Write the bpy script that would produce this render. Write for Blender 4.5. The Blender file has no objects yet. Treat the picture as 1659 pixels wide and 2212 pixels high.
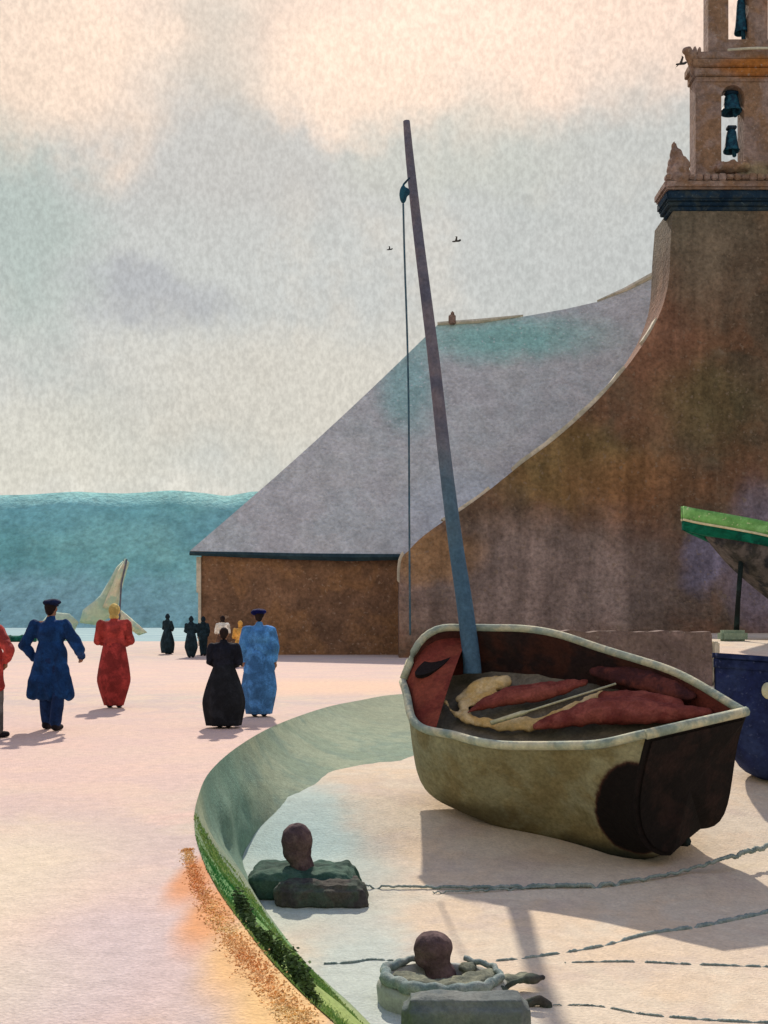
import bpy, bmesh, math, random
import numpy as np
from mathutils import Vector, Matrix, noise
C = bpy.context.scene
COL = C.collection
R = math.radians
random.seed(7)

# ------------------------------------------------------------------ camera
F, CU, HV, EYE = 2400.0, 829.5, 1340.0, 1.55      # survey numbers used to lay the place out
cam_d = bpy.data.cameras.new('camera'); cam = bpy.data.objects.new('camera', cam_d); COL.objects.link(cam)
cam.location = (0, 0, EYE); cam.rotation_euler = (R(90), 0, 0)
cam_d.sensor_fit = 'VERTICAL'; cam_d.sensor_height = 36; cam_d.lens = 36*F/2212
cam_d.shift_y = (HV-1106)/2212; cam_d.clip_end = 20000; cam_d.clip_start = .05
C.camera = cam

def at(u, v, Y):
    """point at distance Y"""
    return Vector(((u-CU)/F*Y, Y, EYE-(v-HV)/F*Y))
def gp(u, v, z=0.0):
    """point on the level z"""
    return at(u, v, (EYE-z)*F/(v-HV))

# ------------------------------------------------------------------ sun + sky
SUN_EL, SUN_AZ = R(39), R(-4)       # azimuth from +Y towards +X: behind the chapel, a little right
sd = Vector((math.sin(SUN_AZ)*math.cos(SUN_EL), math.cos(SUN_AZ)*math.cos(SUN_EL), math.sin(SUN_EL)))
sun_d = bpy.data.lights.new('sun', 'SUN'); sun_d.energy = 4.5; sun_d.angle = R(1.0); sun_d.color = (1, .885, .77)
sun = bpy.data.objects.new('sun', sun_d); COL.objects.link(sun)
sun.rotation_euler = sd.to_track_quat('Z', 'Y').to_euler()
C.view_settings.view_transform = 'Standard'; C.view_settings.look = 'None'
C.view_settings.exposure = 0; C.view_settings.gamma = 1

def lin(c):
    return tuple(((x/12.92) if x <= .04045 else ((x+.055)/1.055)**2.4) for x in c[:3])+(1,)

class NB:
    """small node helper"""
    def __init__(s, nt): s.nt = nt; s.n = nt.nodes; s.l = nt.links
    def new(s, t, **k):
        n = s.n.new(t)
        for a, b in k.items(): setattr(n, a, b)
        return n
    def put(s, sock, v):
        if isinstance(v, bpy.types.NodeSocket): s.l.new(v, sock)
        elif v is not None: sock.default_value = v
    def math(s, op, a, b=None, c=None, clamp=False):
        n = s.new('ShaderNodeMath', operation=op); n.use_clamp = clamp
        s.put(n.inputs[0], a); s.put(n.inputs[1], b); s.put(n.inputs[2], c); return n.outputs[0]
    def vmath(s, op, a, b=None, out=0):
        n = s.new('ShaderNodeVectorMath', operation=op)
        s.put(n.inputs[0], a); s.put(n.inputs[1], b); return n.outputs[out]
    def noise(s, vec, scale, detail=4, rough=.55, out='Fac', dist=0):
        n = s.new('ShaderNodeTexNoise'); s.put(n.inputs['Vector'], vec)
        n.inputs['Scale'].default_value = scale; n.inputs['Detail'].default_value = detail
        n.inputs['Roughness'].default_value = rough; n.inputs['Distortion'].default_value = dist
        return n.outputs[out]
    def mapr(s, v, a, b, c=0, d=1, smooth=True):
        n = s.new('ShaderNodeMapRange'); n.interpolation_type = 'SMOOTHSTEP' if smooth else 'LINEAR'
        s.put(n.inputs[0], v)
        for i, x in enumerate((a, b, c, d)): n.inputs[1+i].default_value = x
        return n.outputs[0]
    def mix(s, f, a, b, mode='MIX'):
        n = s.new('ShaderNodeMix', data_type='RGBA', blend_type=mode)
        s.put(n.inputs[0], f); s.put(n.inputs[6], a); s.put(n.inputs[7], b); return n.outputs[2]
    def wash(s, P, cols, scale, off=0):
        """mottled mix of several colours by broad noise"""
        cur = cols[0]
        for i, c in enumerate(cols[1:]):
            f = s.noise(s.vmath('ADD', P, (off+13.1*i, 7.7*i, 3.3*i)), scale*(1+.35*i), 5, .6, dist=.4)
            cur = s.mix(s.mapr(f, .44, .60), cur, c)
        return cur
    def patches(s, P, cur, plist, nscale, namp):
        """areas of another colour with ragged edges: (centre, radii, colour, strength, softness)"""
        nz = s.noise(P, nscale, 5, .6, out='Color')
        d = s.vmath('MULTIPLY', s.vmath('SUBTRACT', nz, (.5, .5, .5)), (namp, namp, namp))
        Q = s.vmath('ADD', P, d)
        for (c, r, col, st, so) in plist:
            q = s.vmath('DIVIDE', s.vmath('SUBTRACT', Q, tuple(c)), tuple(r))
            ln = s.vmath('LENGTH', q, out=1)
            cur = s.mix(s.mapr(ln, 1-so, 1+so, st, 0), cur, col)
        return cur

world = bpy.data.worlds.new('World'); C.world = world; world.use_nodes = True
w = NB(world.node_tree); w.n.clear()
out = w.new('ShaderNodeOutputWorld'); bg = w.new('ShaderNodeBackground'); w.l.new(bg.outputs[0], out.inputs[0])
sky = w.new('ShaderNodeTexSky', sky_type='NISHITA'); sky.sun_disc = False
sky.sun_elevation = SUN_EL; sky.sun_rotation = SUN_AZ; sky.dust_density = 3
skyc = w.mix(1.0, sky.outputs[0], (.1, .1, .1, 1), 'MULTIPLY')
tc = w.new('ShaderNodeTexCoord'); D = tc.outputs['Generated']
sep = w.new('ShaderNodeSeparateXYZ'); w.l.new(D, sep.inputs[0])
def dirv(u, v): return Vector(((u-CU)/F, 1, (HV-v)/F)).normalized()
def L(*c): return lin(c)
wob = w.math('MULTIPLY', w.math('SUBTRACT', w.noise(D, 4.2, 5, .55, dist=.3), .5), .20)
el = w.math('ADD', sep.outputs[2], wob)
cl = w.mix(w.mapr(el, .02, .30), L(.875, .86, .815), L(.725, .74, .73))
cl = w.mix(w.mapr(el, .405, .445), cl, L(.96, .845, .765))
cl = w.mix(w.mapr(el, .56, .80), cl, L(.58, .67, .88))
f = w.noise(D, 6.5, 6, .6); cl = w.mix(w.mapr(f, .50, .66, 0, .45), cl, L(.66, .69, .68))
f = w.noise(w.vmath('ADD', D, (5, 1, 2)), 8, 6, .6); cl = w.mix(w.mapr(f, .52, .68, 0, .40), cl, L(.82, .79, .74))
pt = []
for (u, v, ru, rv, c, s_) in [(330, 640, 120, 60, (.58, .60, .64), .55), (20, 430, 130, 260, (.60, .69, .66), .55),
        (520, 330, 300, 130, (.70, .70, .69), .7), (480, 80, 130, 110, (.72, .70, .66), .7), (700, 40, 130, 60, (.72, .64, .60), .55),
        (150, 150, 190, 130, (.945, .84, .75), .85), (1050, 110, 420, 110, (.965, .85, .765), .9), (760, 170, 170, 80, (.95, .84, .75), .8), (1000, 330, 200, 90, (.73, .745, .70), .5),
        (700, 860, 400, 130, (.80, .78, .73), .7), (80, 960, 260, 80, (.81, .80, .75), .6), (1330, 300, 140, 130, (.74, .745, .72), .5)]:
    pt.append((dirv(u, v), (ru/F, 1, rv/F), L(*c), s_, .55))
cl = w.patches(D, cl, pt, 14, .10)
gr = w.noise(w.vmath('MULTIPLY', D, (1, 1, .62)), 300, 2, .6)
cl = w.mix(1.0, cl, w.mapr(gr,   .34, .66, .875, 1.10, False), 'MULTIPLY')
gr2 = w.noise(w.vmath('MULTIPLY', D, (1, 1, .7)), 90, 4, .6)
cl = w.mix(1.0, cl, w.mapr(gr2, .30, .70, .945, 1.05, False), 'MULTIPLY')
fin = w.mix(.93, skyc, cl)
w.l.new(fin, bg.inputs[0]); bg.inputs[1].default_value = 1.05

# ------------------------------------------------------------------ materials
def mat(name, cols, scale=1.0, grain=.05, gamp=.16, bump=.3, patches=None, nscale=1.0, namp=0.0, rough=.9, world_space=False,
        planks=None, specks=None, streak=0):
    """cols: albedo colours (sRGB) mottled together; grain: size in metres of the fine mottling"""
    m = bpy.data.materials.new(name); m.use_nodes = True; b = NB(m.node_tree)
    bs = b.n['Principled BSDF']; bs.inputs['Roughness'].default_value = rough
    bs.inputs['Specular IOR Level'].default_value = .15
    if world_space: P = b.new('ShaderNodeNewGeometry').outputs['Position']
    else: P = b.new('ShaderNodeTexCoord').outputs['Object']
    c = b.wash(P, [lin(x) for x in cols], scale)
    if patches:
        c = b.patches(P, c, [(p[0], p[1], lin(p[2]), p[3], p[4]) for p in patches], nscale, namp)
    g = b.noise(P, 1/grain, 3, .65)
    k = b.mapr(g, .28, .72, 1-gamp, 1+gamp, False)
    c = b.mix(1.0, c, k, 'MULTIPLY')
    g2 = b.noise(P, .22/grain, 4, .6)
    c = b.mix(1.0, c, b.mapr(g2, .3, .7, 1-gamp*.7, 1+gamp*.7, False), 'MULTIPLY')
    if streak:
        g4 = b.noise(b.vmath('MULTIPLY', P, (1, 1, .10)), .75, 4, .6)
        c = b.mix(1.0, c, b.mapr(g4, .36, .64, 1-streak, 1+streak*.7), 'MULTIPLY')
    if specks:
        g3 = b.noise(b.vmath('ADD', P, (3, 9, 1)), 1.1/grain, 2, .5)
        c = b.mix(b.mapr(g3, .63, .72, 0, .6), c, lin(specks))
    if planks:
        axis, step = planks
        sp = b.new('ShaderNodeSeparateXYZ'); b.l.new(P, sp.inputs[0])
        fr = b.math('FRACT', b.math('DIVIDE', sp.outputs[axis], step))
        c = b.mix(b.mapr(fr, .0, .07, .35, 0), c, (.02, .017, .012, 1))
    b.l.new(c, bs.inputs['Base Color'])
    bp = b.new('ShaderNodeBump'); bp.inputs['Strength'].default_value = bump; bp.inputs['Distance'].default_value = grain*.55
    b.l.new(g, bp.inputs['Height']); b.l.new(bp.outputs[0], bs.inputs['Normal'])
    return m

# ------------------------------------------------------------------ mesh helpers
def link(name, me, m, parent=None):
    o = bpy.data.objects.new(name, me); COL.objects.link(o)
    if m is not None and not me.materials:
        for x in (m if isinstance(m, (list, tuple)) else [m]): me.materials.append(x)
    if parent: o.parent = parent
    return o
def fromlists(name, V, Fc, m, parent=None, smooth=False):
    me = bpy.data.meshes.new(name); me.from_pydata([tuple(v) for v in V], [], Fc); me.update()
    bm = bmesh.new(); bm.from_mesh(me); bmesh.ops.recalc_face_normals(bm, faces=bm.faces); bm.to_mesh(me); bm.free()
    if smooth:
        for p in me.polygons: p.use_smooth = True
    return link(name, me, m, parent)
def frombm(name, bm, m, parent=None, smooth=False):
    bmesh.ops.recalc_face_normals(bm, faces=bm.faces)
    me = bpy.data.meshes.new(name); bm.to_mesh(me); bm.free()
    if smooth:
        for p in me.polygons: p.use_smooth = True
    return link(name, me, m, parent)
def tag(o, label=None, cat=None, group=None, kind=None):
    if label: o['label'] = label
    if cat: o['category'] = cat
    if group: o['group'] = group
    if kind: o['kind'] = kind
    return o
def empty(name, loc, rz=0):
    o = bpy.data.objects.new(name, None); COL.objects.link(o); o.location = loc; o.rotation_euler.z = rz
    o.empty_display_size = .2; return o
def adopt(o, root):
    """parent a world-placed mesh to a root that is already placed"""
    o.parent = root
    o.matrix_parent_inverse = Matrix.Translation(root.location).inverted() if root.rotation_euler.z == 0 else \
        (Matrix.Translation(root.location) @ root.rotation_euler.to_matrix().to_4x4()).inverted()
    return o
def add_box(bm, c, s, rot=None, bev=0.0):
    b2 = bmesh.new(); bmesh.ops.create_cube(b2, size=1)
    for v in b2.verts: v.co = Vector((v.co.x*s[0], v.co.y*s[1], v.co.z*s[2]))
    if bev: bmesh.ops.bevel(b2, geom=b2.edges[:], offset=bev, segments=2, affect='EDGES')
    for v in b2.verts:
        if rot is not None: v.co = rot @ v.co
        v.co += Vector(c)
    merge(bm, b2)
def merge(bm, b2):
    mp = [bm.verts.new(v.co) for v in b2.verts]
    b2.verts.index_update()
    for f in b2.faces:
        try: bm.faces.new([mp[v.index] for v in f.verts])
        except ValueError: pass
    b2.free()
def frame(d):
    d = d.normalized(); a = Vector((0, 0, 1)) if abs(d.z) < .9 else Vector((1, 0, 0))
    x = d.cross(a).normalized(); return x, x.cross(d).normalized()
def tube(bm, pts, rad, n=10, squash=1.0, cap=True):
    pts = [Vector(p) for p in pts]; rings = []
    if not isinstance(rad, (list, tuple)): rad = [rad]*len(pts)
    for i, p in enumerate(pts):
        d = pts[min(i+1, len(pts)-1)]-pts[max(i-1, 0)]
        x, y = frame(d)
        rings.append([bm.verts.new(p+(x*math.cos(a)+y*math.sin(a)*squash)*rad[i]) for a in [2*math.pi*k/n for k in range(n)]])
    for i in range(len(rings)-1):
        for k in range(n): bm.faces.new((rings[i][k], rings[i][(k+1) % n], rings[i+1][(k+1) % n], rings[i+1][k]))
    if cap: bm.faces.new(rings[0][::-1]); bm.faces.new(rings[-1])
def lathe(bm, prof, n=24, c=(0, 0, 0), sx=1, sy=1):
    rings = [[bm.verts.new((c[0]+r*math.cos(2*math.pi*k/n)*sx, c[1]+r*math.sin(2*math.pi*k/n)*sy, c[2]+z)) for k in range(n)] for r, z in prof]
    for i in range(len(rings)-1):
        for k in range(n): bm.faces.new((rings[i][k], rings[i][(k+1) % n], rings[i+1][(k+1) % n], rings[i+1][k]))
    bm.faces.new(rings[0][::-1]); bm.faces.new(rings[-1])
def ell(bm, c, r, rot=None, sub=2):
    b2 = bmesh.new(); bmesh.ops.create_icosphere(b2, subdivisions=sub, radius=1)
    for v in b2.verts:
        v.co = Vector((v.co.x*r[0], v.co.y*r[1], v.co.z*r[2]))
        if rot is not None: v.co = rot @ v.co
        v.co += Vector(c)
    merge(bm, b2)
def cap(bm, a, ra, b, rb, n=12):
    a, b = Vector(a), Vector(b); tube(bm, [a, b], [ra, rb], n)
    ell(bm, a, (ra,)*3); ell(bm, b, (rb,)*3)
def catmull(pts, n=6):
    pts = [Vector(p) for p in pts]; o = []
    for i in range(len(pts)-1):
        p0, p1, p2, p3 = pts[max(i-1, 0)], pts[i], pts[i+1], pts[min(i+2, len(pts)-1)]
        for k in range(n):
            t = k/n
            o.append(.5*((2*p1)+(p2-p0)*t+(2*p0-5*p1+4*p2-p3)*t*t+(3*p1-p0-3*p2+p3)*t**3))
    o.append(pts[-1]); return o
def blob(name, bm, voxel, m, parent=None, smooth=6, wr=0.0, wsc=6.0, seed=0, mats=None):
    """melt overlapping pieces into one continuous skin, optionally wrinkled"""
    me = bpy.data.meshes.new(name+'_raw'); bm.to_mesh(me); bm.free()
    o = bpy.data.objects.new(name+'_raw', me); COL.objects.link(o)
    r = o.modifiers.new('r', 'REMESH'); r.mode = 'VOXEL'; r.voxel_size = voxel
    s = o.modifiers.new('s', 'SMOOTH'); s.factor = .5; s.iterations = smooth
    dg = bpy.context.evaluated_depsgraph_get()
    ev = bpy.data.meshes.new_from_object(o.evaluated_get(dg)); ev.name = name
    bpy.data.objects.remove(o); bpy.data.meshes.remove(me)
    if wr:
        n = len(ev.vertices); co = np.empty(n*3); ev.vertices.foreach_get('co', co); co = co.reshape(-1, 3)
        no = np.empty(n*3); ev.vertices.foreach_get('normal', no); no = no.reshape(-1, 3)
        for i in range(n):
            p = Vector((co[i][0]*wsc, co[i][1]*wsc, co[i][2]*wsc*.45+seed))
            co[i] += no[i]*wr*(noise.noise(p)+.5*noise.noise(p*2.3))
        ev.vertices.foreach_set('co', co.ravel())
    for p in ev.polygons: p.use_smooth = True
    return link(name, ev, m, parent)

# ------------------------------------------------------------------ the ground
def sstep(a, b, x):
    t = max(0, min(1, (x-a)/(b-a))); return t*t*(3-2*t)
BASE = -1.2
RP = [(0, BASE), (10.6, BASE), (12.3, -1.08), (15, -.72), (18, -.28), (22, .25), (30, .95), (38, 1.02), (400, 1.02)]
LP = [(0, BASE), (10.6, BASE), (12.3, -1.06), (13.1, -.86), (14, -.66), (15.5, -.56), (18, -.48), (23, -.40), (400, -.5)]
def beach_z(x, y):
    def prof(Q):
        for (a, b), (c, d) in zip(Q, Q[1:]):
            if a <= y <= c: return b+(d-b)*(y-a)/(c-a)
        return BASE
    r = prof(RP); l = prof(LP); h = l+(r-l)*sstep(2.3, 5.6, x)
    return h+.02*noise.noise(Vector((x*.5, y*.35, 0)))+.006*noise.noise(Vector((x*2.5, y*2.5, 3)))

TOP = [(23.2, .3), (19.6, -1.06), (16.5, -1.58), (13.8, -1.78), (11.4, -1.78), (9.5, -1.60), (8.27, -1.41), (7.3, -1.2), (6.4, -.96),
       (5.6, -.70), (4.96, -.48), (4.27, -.19), (3.4, .25), (1.0, 1.4), (-6, 3.4)]
def on_beach(u, v):
    z = BASE
    for _ in range(25): p = gp(u, v, z); z = .5*z+.5*beach_z(p.x, p.y)
    p = gp(u, v, z); return (p.y, p.x)
TOE = [(21.8, 3.6), (20.6, 2.0), on_beach(868, 1655), on_beach(800, 1672), on_beach(720, 1692), on_beach(650, 1722), on_beach(590, 1765), on_beach(545, 1812),
       on_beach(530, 1872), (9.3, -.72), (8.5, -.42), (7.9, -.18), (7.2, .08), (6.5, .36), (5.8, .65), (4.7, 1.1), (2.0, 2.3), (-5, 4.4)]
TOP = [(24.4, 3.6), (24.2, 2.0), (23.2, .3), (21.5, -.45), (19.6, -1.06), (16.5, -1.58), (13.8, -1.78), (11.4, -1.78), (9.5, -1.60), (8.27, -1.41), (7.3, -1.2), (6.4, -.96),
       (5.6, -.70), (4.96, -.48), (4.27, -.19), (3.4, .25), (1.0, 1.4), (-6, 3.4)]
assert len(TOP) == len(TOE)
top_c = catmull([(x, y, 0) for y, x in TOP], 6); toe_c = catmull([(x, y, BASE) for y, x in TOE], 6)

m_quay = mat('quay_pink_sand', [(.785, .705, .65), (.80, .705, .65), (.76, .715, .65), (.80, .73, .65), (.745, .685, .65)], .45, .024, .15, .8, world_space=True,
    patches=[((-4, 14, 0), (6, 5, 1), (.84, .72, .66), .6, .6), ((-1.5, 5.5, 0), (.7, 1.6, 1), (.80, .70, .68), .6, .6),
             ((-2.7, 6.3, 0), (1.0, 2.0, 1), (.83, .78, .68), .8, .5), ((-1.35, 5.0, 0), (.35, 1.0, 1), (.74, .70, .69), .6, .6),
             ((-1.13, 6.75, 0), (.13, .65, 1), (.80, .54, .33), .85, .5), ((-.90, 5.95, 0), (.15, .7, 1), (.82, .57, .34), .85, .5), ((-.64, 5.2, 0), (.19, .65, 1), (.85, .68, .44), .85, .5), ((-.38, 4.5, 0), (.23, .6, 1), (.86, .71, .46), .85, .5), ((-2.2, 4.6, 0), (.8, .8, 1), (.80, .77, .68), .6, .5),
             ((-6, 34, 0), (9, 9, 1), (.86, .74, .68), .5, .6), ((-1.5, 26, 0), (3, 3, 1), (.87, .74, .62), .7, .5)], nscale=3, namp=.09)
qp = [(-90, -6), (-90, 82)] + [(-60, 82.5), (-30, 82), (-12, 82), (6, 82), (60, 84), (60, 42), (9, 42), (6, 30), (5.2, 26), (4.2, 24.7)] + [(p.x, p.y) for p in top_c]
# quay surface as a triangulated sheet with a real thickness
bm = bmesh.new(); vs = [bm.verts.new((x, y, 0)) for x, y in qp]; fc = bm.faces.new(vs)
bmesh.ops.triangulate(bm, faces=[fc])
ex = bmesh.ops.extrude_face_region(bm, geom=bm.faces[:])
for g in ex['geom']:
    if isinstance(g, bmesh.types.BMVert): g.co.z = -1.9
q = frombm('quay', bm, m_quay); tag(q, kind='structure')

m_beach = mat('beach_sand', [(.80, .735, .64), (.815, .74, .63), (.77, .71, .635), (.805, .755, .665)], .6, .03, .14, .8, world_space=True,
    patches=[((-.9, 11.6, BASE), (1.0, 1.9, 1), (.66, .74, .70), .7, .5), ((-.2, 8.5, BASE), (.45, 1.7, 1), (.68, .74, .71), .8, .5),
             ((.5, 6.9, BASE), (.7, .9, 1), (.70, .74, .72), .8, .5), ((-1.1, 13.5, BASE), (.8, 1.8, 1), (.66, .76, .73), .8, .4),
             ((4.5, 26, .8), (6, 3, 2), (.82, .72, .64), .7, .4)], nscale=1.2, namp=.9)
V = []; Fc = []; xs = [-3+.12*i for i in range(105)]+[10+i*1.2 for i in range(1, 42)]
ys = [1.0+.18*i for i in range(150)]+[28+i*1.6 for i in range(1, 36)]
for y in ys:
    for x in xs: V.append((x, y, beach_z(x, y)-(.0 if y < 80 else .5)))
n = len(xs)
for j in range(len(ys)-1):
    for i in range(n-1):
        # keep the sheet off the quay's own area on the left
        Fc.append((j*n+i, j*n+i+1, (j+1)*n+i+1, (j+1)*n+i))
beach = fromlists('beach', V, Fc, m_beach, smooth=True); tag(beach, kind='structure')

m_bank = mat('bank_turf', [(.50, .57, .48), (.53, .59, .50), (.47, .55, .48), (.56, .61, .51)], .7, .03, .20, .7, world_space=True,
    patches=[((-1.75, 11.8, -.3), (.5, 1.6, 2), (.42, .56, .50), .8, .5), ((.1, 22, -.3), (1.4, 3, 2), (.53, .56, .46), .7, .5),
             ((-.6, 18.0, -1.1), (.9, 1.0, .35), (.46, .57, .55), .8, .4),
             ((-.9, 8.2, -.4), (.5, 1.5, 2), (.34, .56, .30), .8, .5), ((0, 5.4, -.5), (1.1, 2.4, 2), (.58, .66, .36), .9, .5)], nscale=1.6, namp=.8)
V = []; Fc = []; K = 10
for a, b in zip(top_c, toe_c):
    for k in range(K+1):
        t = k/K; p = a.lerp(b, t); p.z = (beach_z(b.x, b.y)-.03)*(t**.85)
        d = Vector((b.x-a.x, b.y-a.y, 0))
        p += Vector((.04, -.0, 0))*math.sin(math.pi*t)*noise.noise(Vector((p.x*2, p.y*2, t*2)))*2
        if k == 0: p.z = .006
        V.append(p)
for i in range(len(top_c)-1):
    for k in range(K): Fc.append((i*(K+1)+k, i*(K+1)+k+1, (i+1)*(K+1)+k+1, (i+1)*(K+1)+k))
bank = fromlists('grass_bank', V, Fc, m_bank, smooth=True); tag(bank, kind='structure')

m_sea = mat('sea_water', [(.50, .64, .65), (.55, .68, .68), (.46, .60, .63)], .05, .5, .10, .3, rough=.8, world_space=True)
V = [(-6000, -600, -1.9), (6000, -600, -1.9), (6000, 9000, -1.9), (-6000, 9000, -1.9)]
sea = fromlists('sea', V, [(0, 1, 2, 3)], m_sea); tag(sea, kind='structure')

# teal hills across the bay
m_hill = mat('hill_teal', [(.53, .76, .73), (.57, .79, .76), (.49, .72, .70), (.58, .79, .75)], .012, 3.0, .24, .5, world_space=True,
    patches=[((-40, 620, 50), (60, 200, 16), (.38, .60, .67), .6, .6), ((-180, 620, 60), (60, 300, 10), (.50, .74, .75), .6, .6),
             ((-170, 620, 8), (120, 300, 16), (.58, .73, .75), .7, .6)], nscale=.02, namp=40)
def ridge_h(x):
    px = [-1500, -700, -420, -210, -190, -165, -140, -115, -95, -85, -72, -60, -45, -20, 40, 200, 500, 900, 1500]
    pz = [30, 55, 66, 71.5, 72.0, 73.6, 72.6, 73.8, 72.8, 71.6, 73.6, 73.8, 76, 74, 70, 62, 76, 50, 25]
    return float(np.interp(x, px, pz))+1.2*noise.noise(Vector((x*.03, 0, 0)))
V = []; Fc = []; xs = [-1500+i*60 for i in range(20)]+[-300+i*3 for i in range(140)]+[130+i*60 for i in range(24)]
prof = [(-70, 0, 0), (-62, .10, 0), (-45, .34, 1), (-28, .62, 1), (-12, .86, 1), (0, 1, 0), (30, .96, 1), (90, .6, 1), (160, 0, 0)]
for x in xs:
    for dy, k, nn in prof:
        h = ridge_h(x)*k+nn*3*noise.noise(Vector((x*.02, dy*.03, 2)))
        V.append((x, 600+dy, -2.5+h if k else -2.5))
n = len(prof)
for i in range(len(xs)-1):
    for k in range(n-1): Fc.append((i*n+k, i*n+k+1, (i+1)*n+k+1, (i+1)*n+k))
hills = fromlists('hills', V, Fc, m_hill, smooth=True); tag(hills, kind='structure')

# ------------------------------------------------------------------ chapel
YF, YS, YR = 46.0, 50.0, 57.0
stone_p = [((12.5, YF, 17.5), (3, 9, 2.2), (0.432, 0.408, 0.348), .85, .5), ((11.3, YF, 13), (1.3, 9, 3.6), (.54, .38, .30), .7, .6),
           ((13.5, YF, 10.5), (2.2, 9, 1.8), (.40, .38, .25), .55, .7), ((8.0, YF, 8.0), (3.2, 9, 1.6), (0.528, 0.444, 0.264), .6, .5),
           ((6.5, YF, 3.0), (6.5, 9, 2.6), (0.564, 0.504, 0.480), .85, .5), ((10.5, YF, 7.2), (2.6, 9, 1.2), (0.576, 0.408, 0.276), .6, .5),
           ((13.3, YF, 4.2), (1.0, 9, 1.3), (0.516, 0.504, 0.600), .8, .35), ((15.5, YF, 4), (1.4, 9, 3), (0.528, 0.504, 0.576), .7, .4),
           ((1.9, YF, 4.2), (2, 9, 1), (0.660, 0.504, 0.312), .6, .5), ((14, YF, 16), (2, 9, 2), (0.504, 0.432, 0.360), .6, .5)]
m_stone = mat('chapel_stone', [(.46, .375, .305), (.48, .375, .285), (.42, .355, .29), (.49, .365, .28)], .22, .19, .36, .7, world_space=True,
              patches=stone_p, nscale=.5, namp=2.2, specks=(.54, .47, .40), streak=.28)
m_stone2 = mat('tower_stone', [(.56, .47, .43), (.52, .43, .38), (.60, .51, .47), (.54, .42, .33)], .5, .16, .30, .7, world_space=True,
              patches=[((16.0, YF, 24.55), (2.1, 3, .40), (.62, .38, .16), .9, .4), ((16.4, YF, 28.5), (.8, 3, 2.0), (.56, .38, .24), .7, .5),
                       ((15.8, YF, 20.2), (.9, 3, .35), (.64, .56, .42), .7, .5)], nscale=1.2, namp=.6, specks=(.66, .58, .52))
m_side = mat('chapel_side_stone', [(0.516, 0.396, 0.300), (0.552, 0.426, 0.324), (0.480, 0.372, 0.288), (0.588, 0.444, 0.312)], .3, .17, .36, .7, world_space=True, specks=(0.696, 0.600, 0.504))
m_slate = mat('roof_slate', [(.755, .765, .755), (.775, .775, .76), (.735, .755, .75), (.75, .75, .745)], .2, .17, .24, .7, world_space=True,
              patches=[((6.0, YR-1, 15.9), (4.4, 3, 1.2), (.52, .76, .72), .8, .7), ((1.2, YR-2, 13.2), (1.3, 3, 2.6), (.54, .74, .73), .7, .6),
                       ((3.5, YS+1, 6.5), (2.5, 3, 2), (.78, .81, .83), .6, .5)], nscale=.6, namp=1.6, specks=(.86, .86, .86))
m_pale = mat('pale_limewash', [(.80, .77, .68), (.84, .80, .72), (.72, .70, .62)], 1, .12, .15, .4, world_space=True)
m_navystone = mat('dark_wet_slate', [(.12, .20, .27), (.08, .16, .23), (.20, .24, .26)], 1.3, .12, .25, .5, world_space=True, specks=(.35, .4, .42))
m_bell = mat('bronze_verdigris', [(.09, .24, .31), (.06, .17, .24), (.13, .33, .40)], 4, .05, .25, .4, rough=.6)
m_teal_edge = mat('eaves_dark_teal', [(.16, .24, .27), (.20, .28, .30)], 1, .12, .2, .4, world_space=True)

chapel = empty('chapel', (8, YF, 0)); tag(chapel, 'brown stone chapel with a grey slate hip roof and sweeping gable under its bell tower', 'chapel')
def cpart(name, V, Fc, m, smooth=False): return adopt(fromlists(name, V, Fc, m, smooth=smooth), chapel)
def prism(poly, y0, y1):
    n = len(poly); V = [(x, y0, z) for x, z in poly]+[(x, y1, z) for x, z in poly]
    Fc = [tuple(range(n)), tuple(range(2*n-1, n-1, -1))]+[(i, (i+1) % n, n+(i+1) % n, n+i) for i in range(n)]
    return V, Fc
def bmprism(bm, poly, y0, y1):
    V, Fc = prism(poly, y0, y1); b2 = bmesh.new(); vv = [b2.verts.new(v) for v in V]
    for f in Fc: b2.faces.new([vv[i] for i in f])
    merge(bm, b2)
XC = at(1645, 0, YF).x
def mir(pts): return pts+[(2*XC-x, z) for x, z in reversed(pts)]
P2 = lambda u, v: ((at(u, v, YF).x), at(u, v, YF).z)
gab_img = [(862, 1300), (866, 1214), (884, 1188), (912, 1160), (960, 1125), (1000, 1100), (1060, 1056), (1130, 1000), (1200, 948), (1280, 876), (1340, 810), (1385, 750), (1415, 700), (1435, 650), (1445, 600), (1449, 520), (1455, 440)]
gl = catmull([(a, 0, b) for a, b in [P2(u, v) for u, v in gab_img]], 4); gl = [(p.x, p.z) for p in gl]
half = [(P2(862, 0)[0], -.6)]+gl
V, Fc = prism(mir(half), YF, YF+3.2); cpart('facade_wall', V, Fc, m_stone)
# ragged pale coping along the gable
for (i0, i1, th) in [(2, 7, .16), (16, 25, .14), (27, 42, .16), (45, 50, .1)]:
    for s in (0, 1):
        seg = gl[i0:min(i1, len(gl)-4)]
        if len(seg) < 2: continue
        up = [(x-th*.75*(.6+.5*random.random()), z+th*(.6+.5*random.random())) for x, z in seg]
        poly = seg+up[::-1]
        if s: poly = [(2*XC-x, z) for x, z in poly]
        bm = bmesh.new(); bmprism(bm, poly, YF+.1, YF+.8); adopt(frombm('coping', bm, m_pale), chapel)
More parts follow.
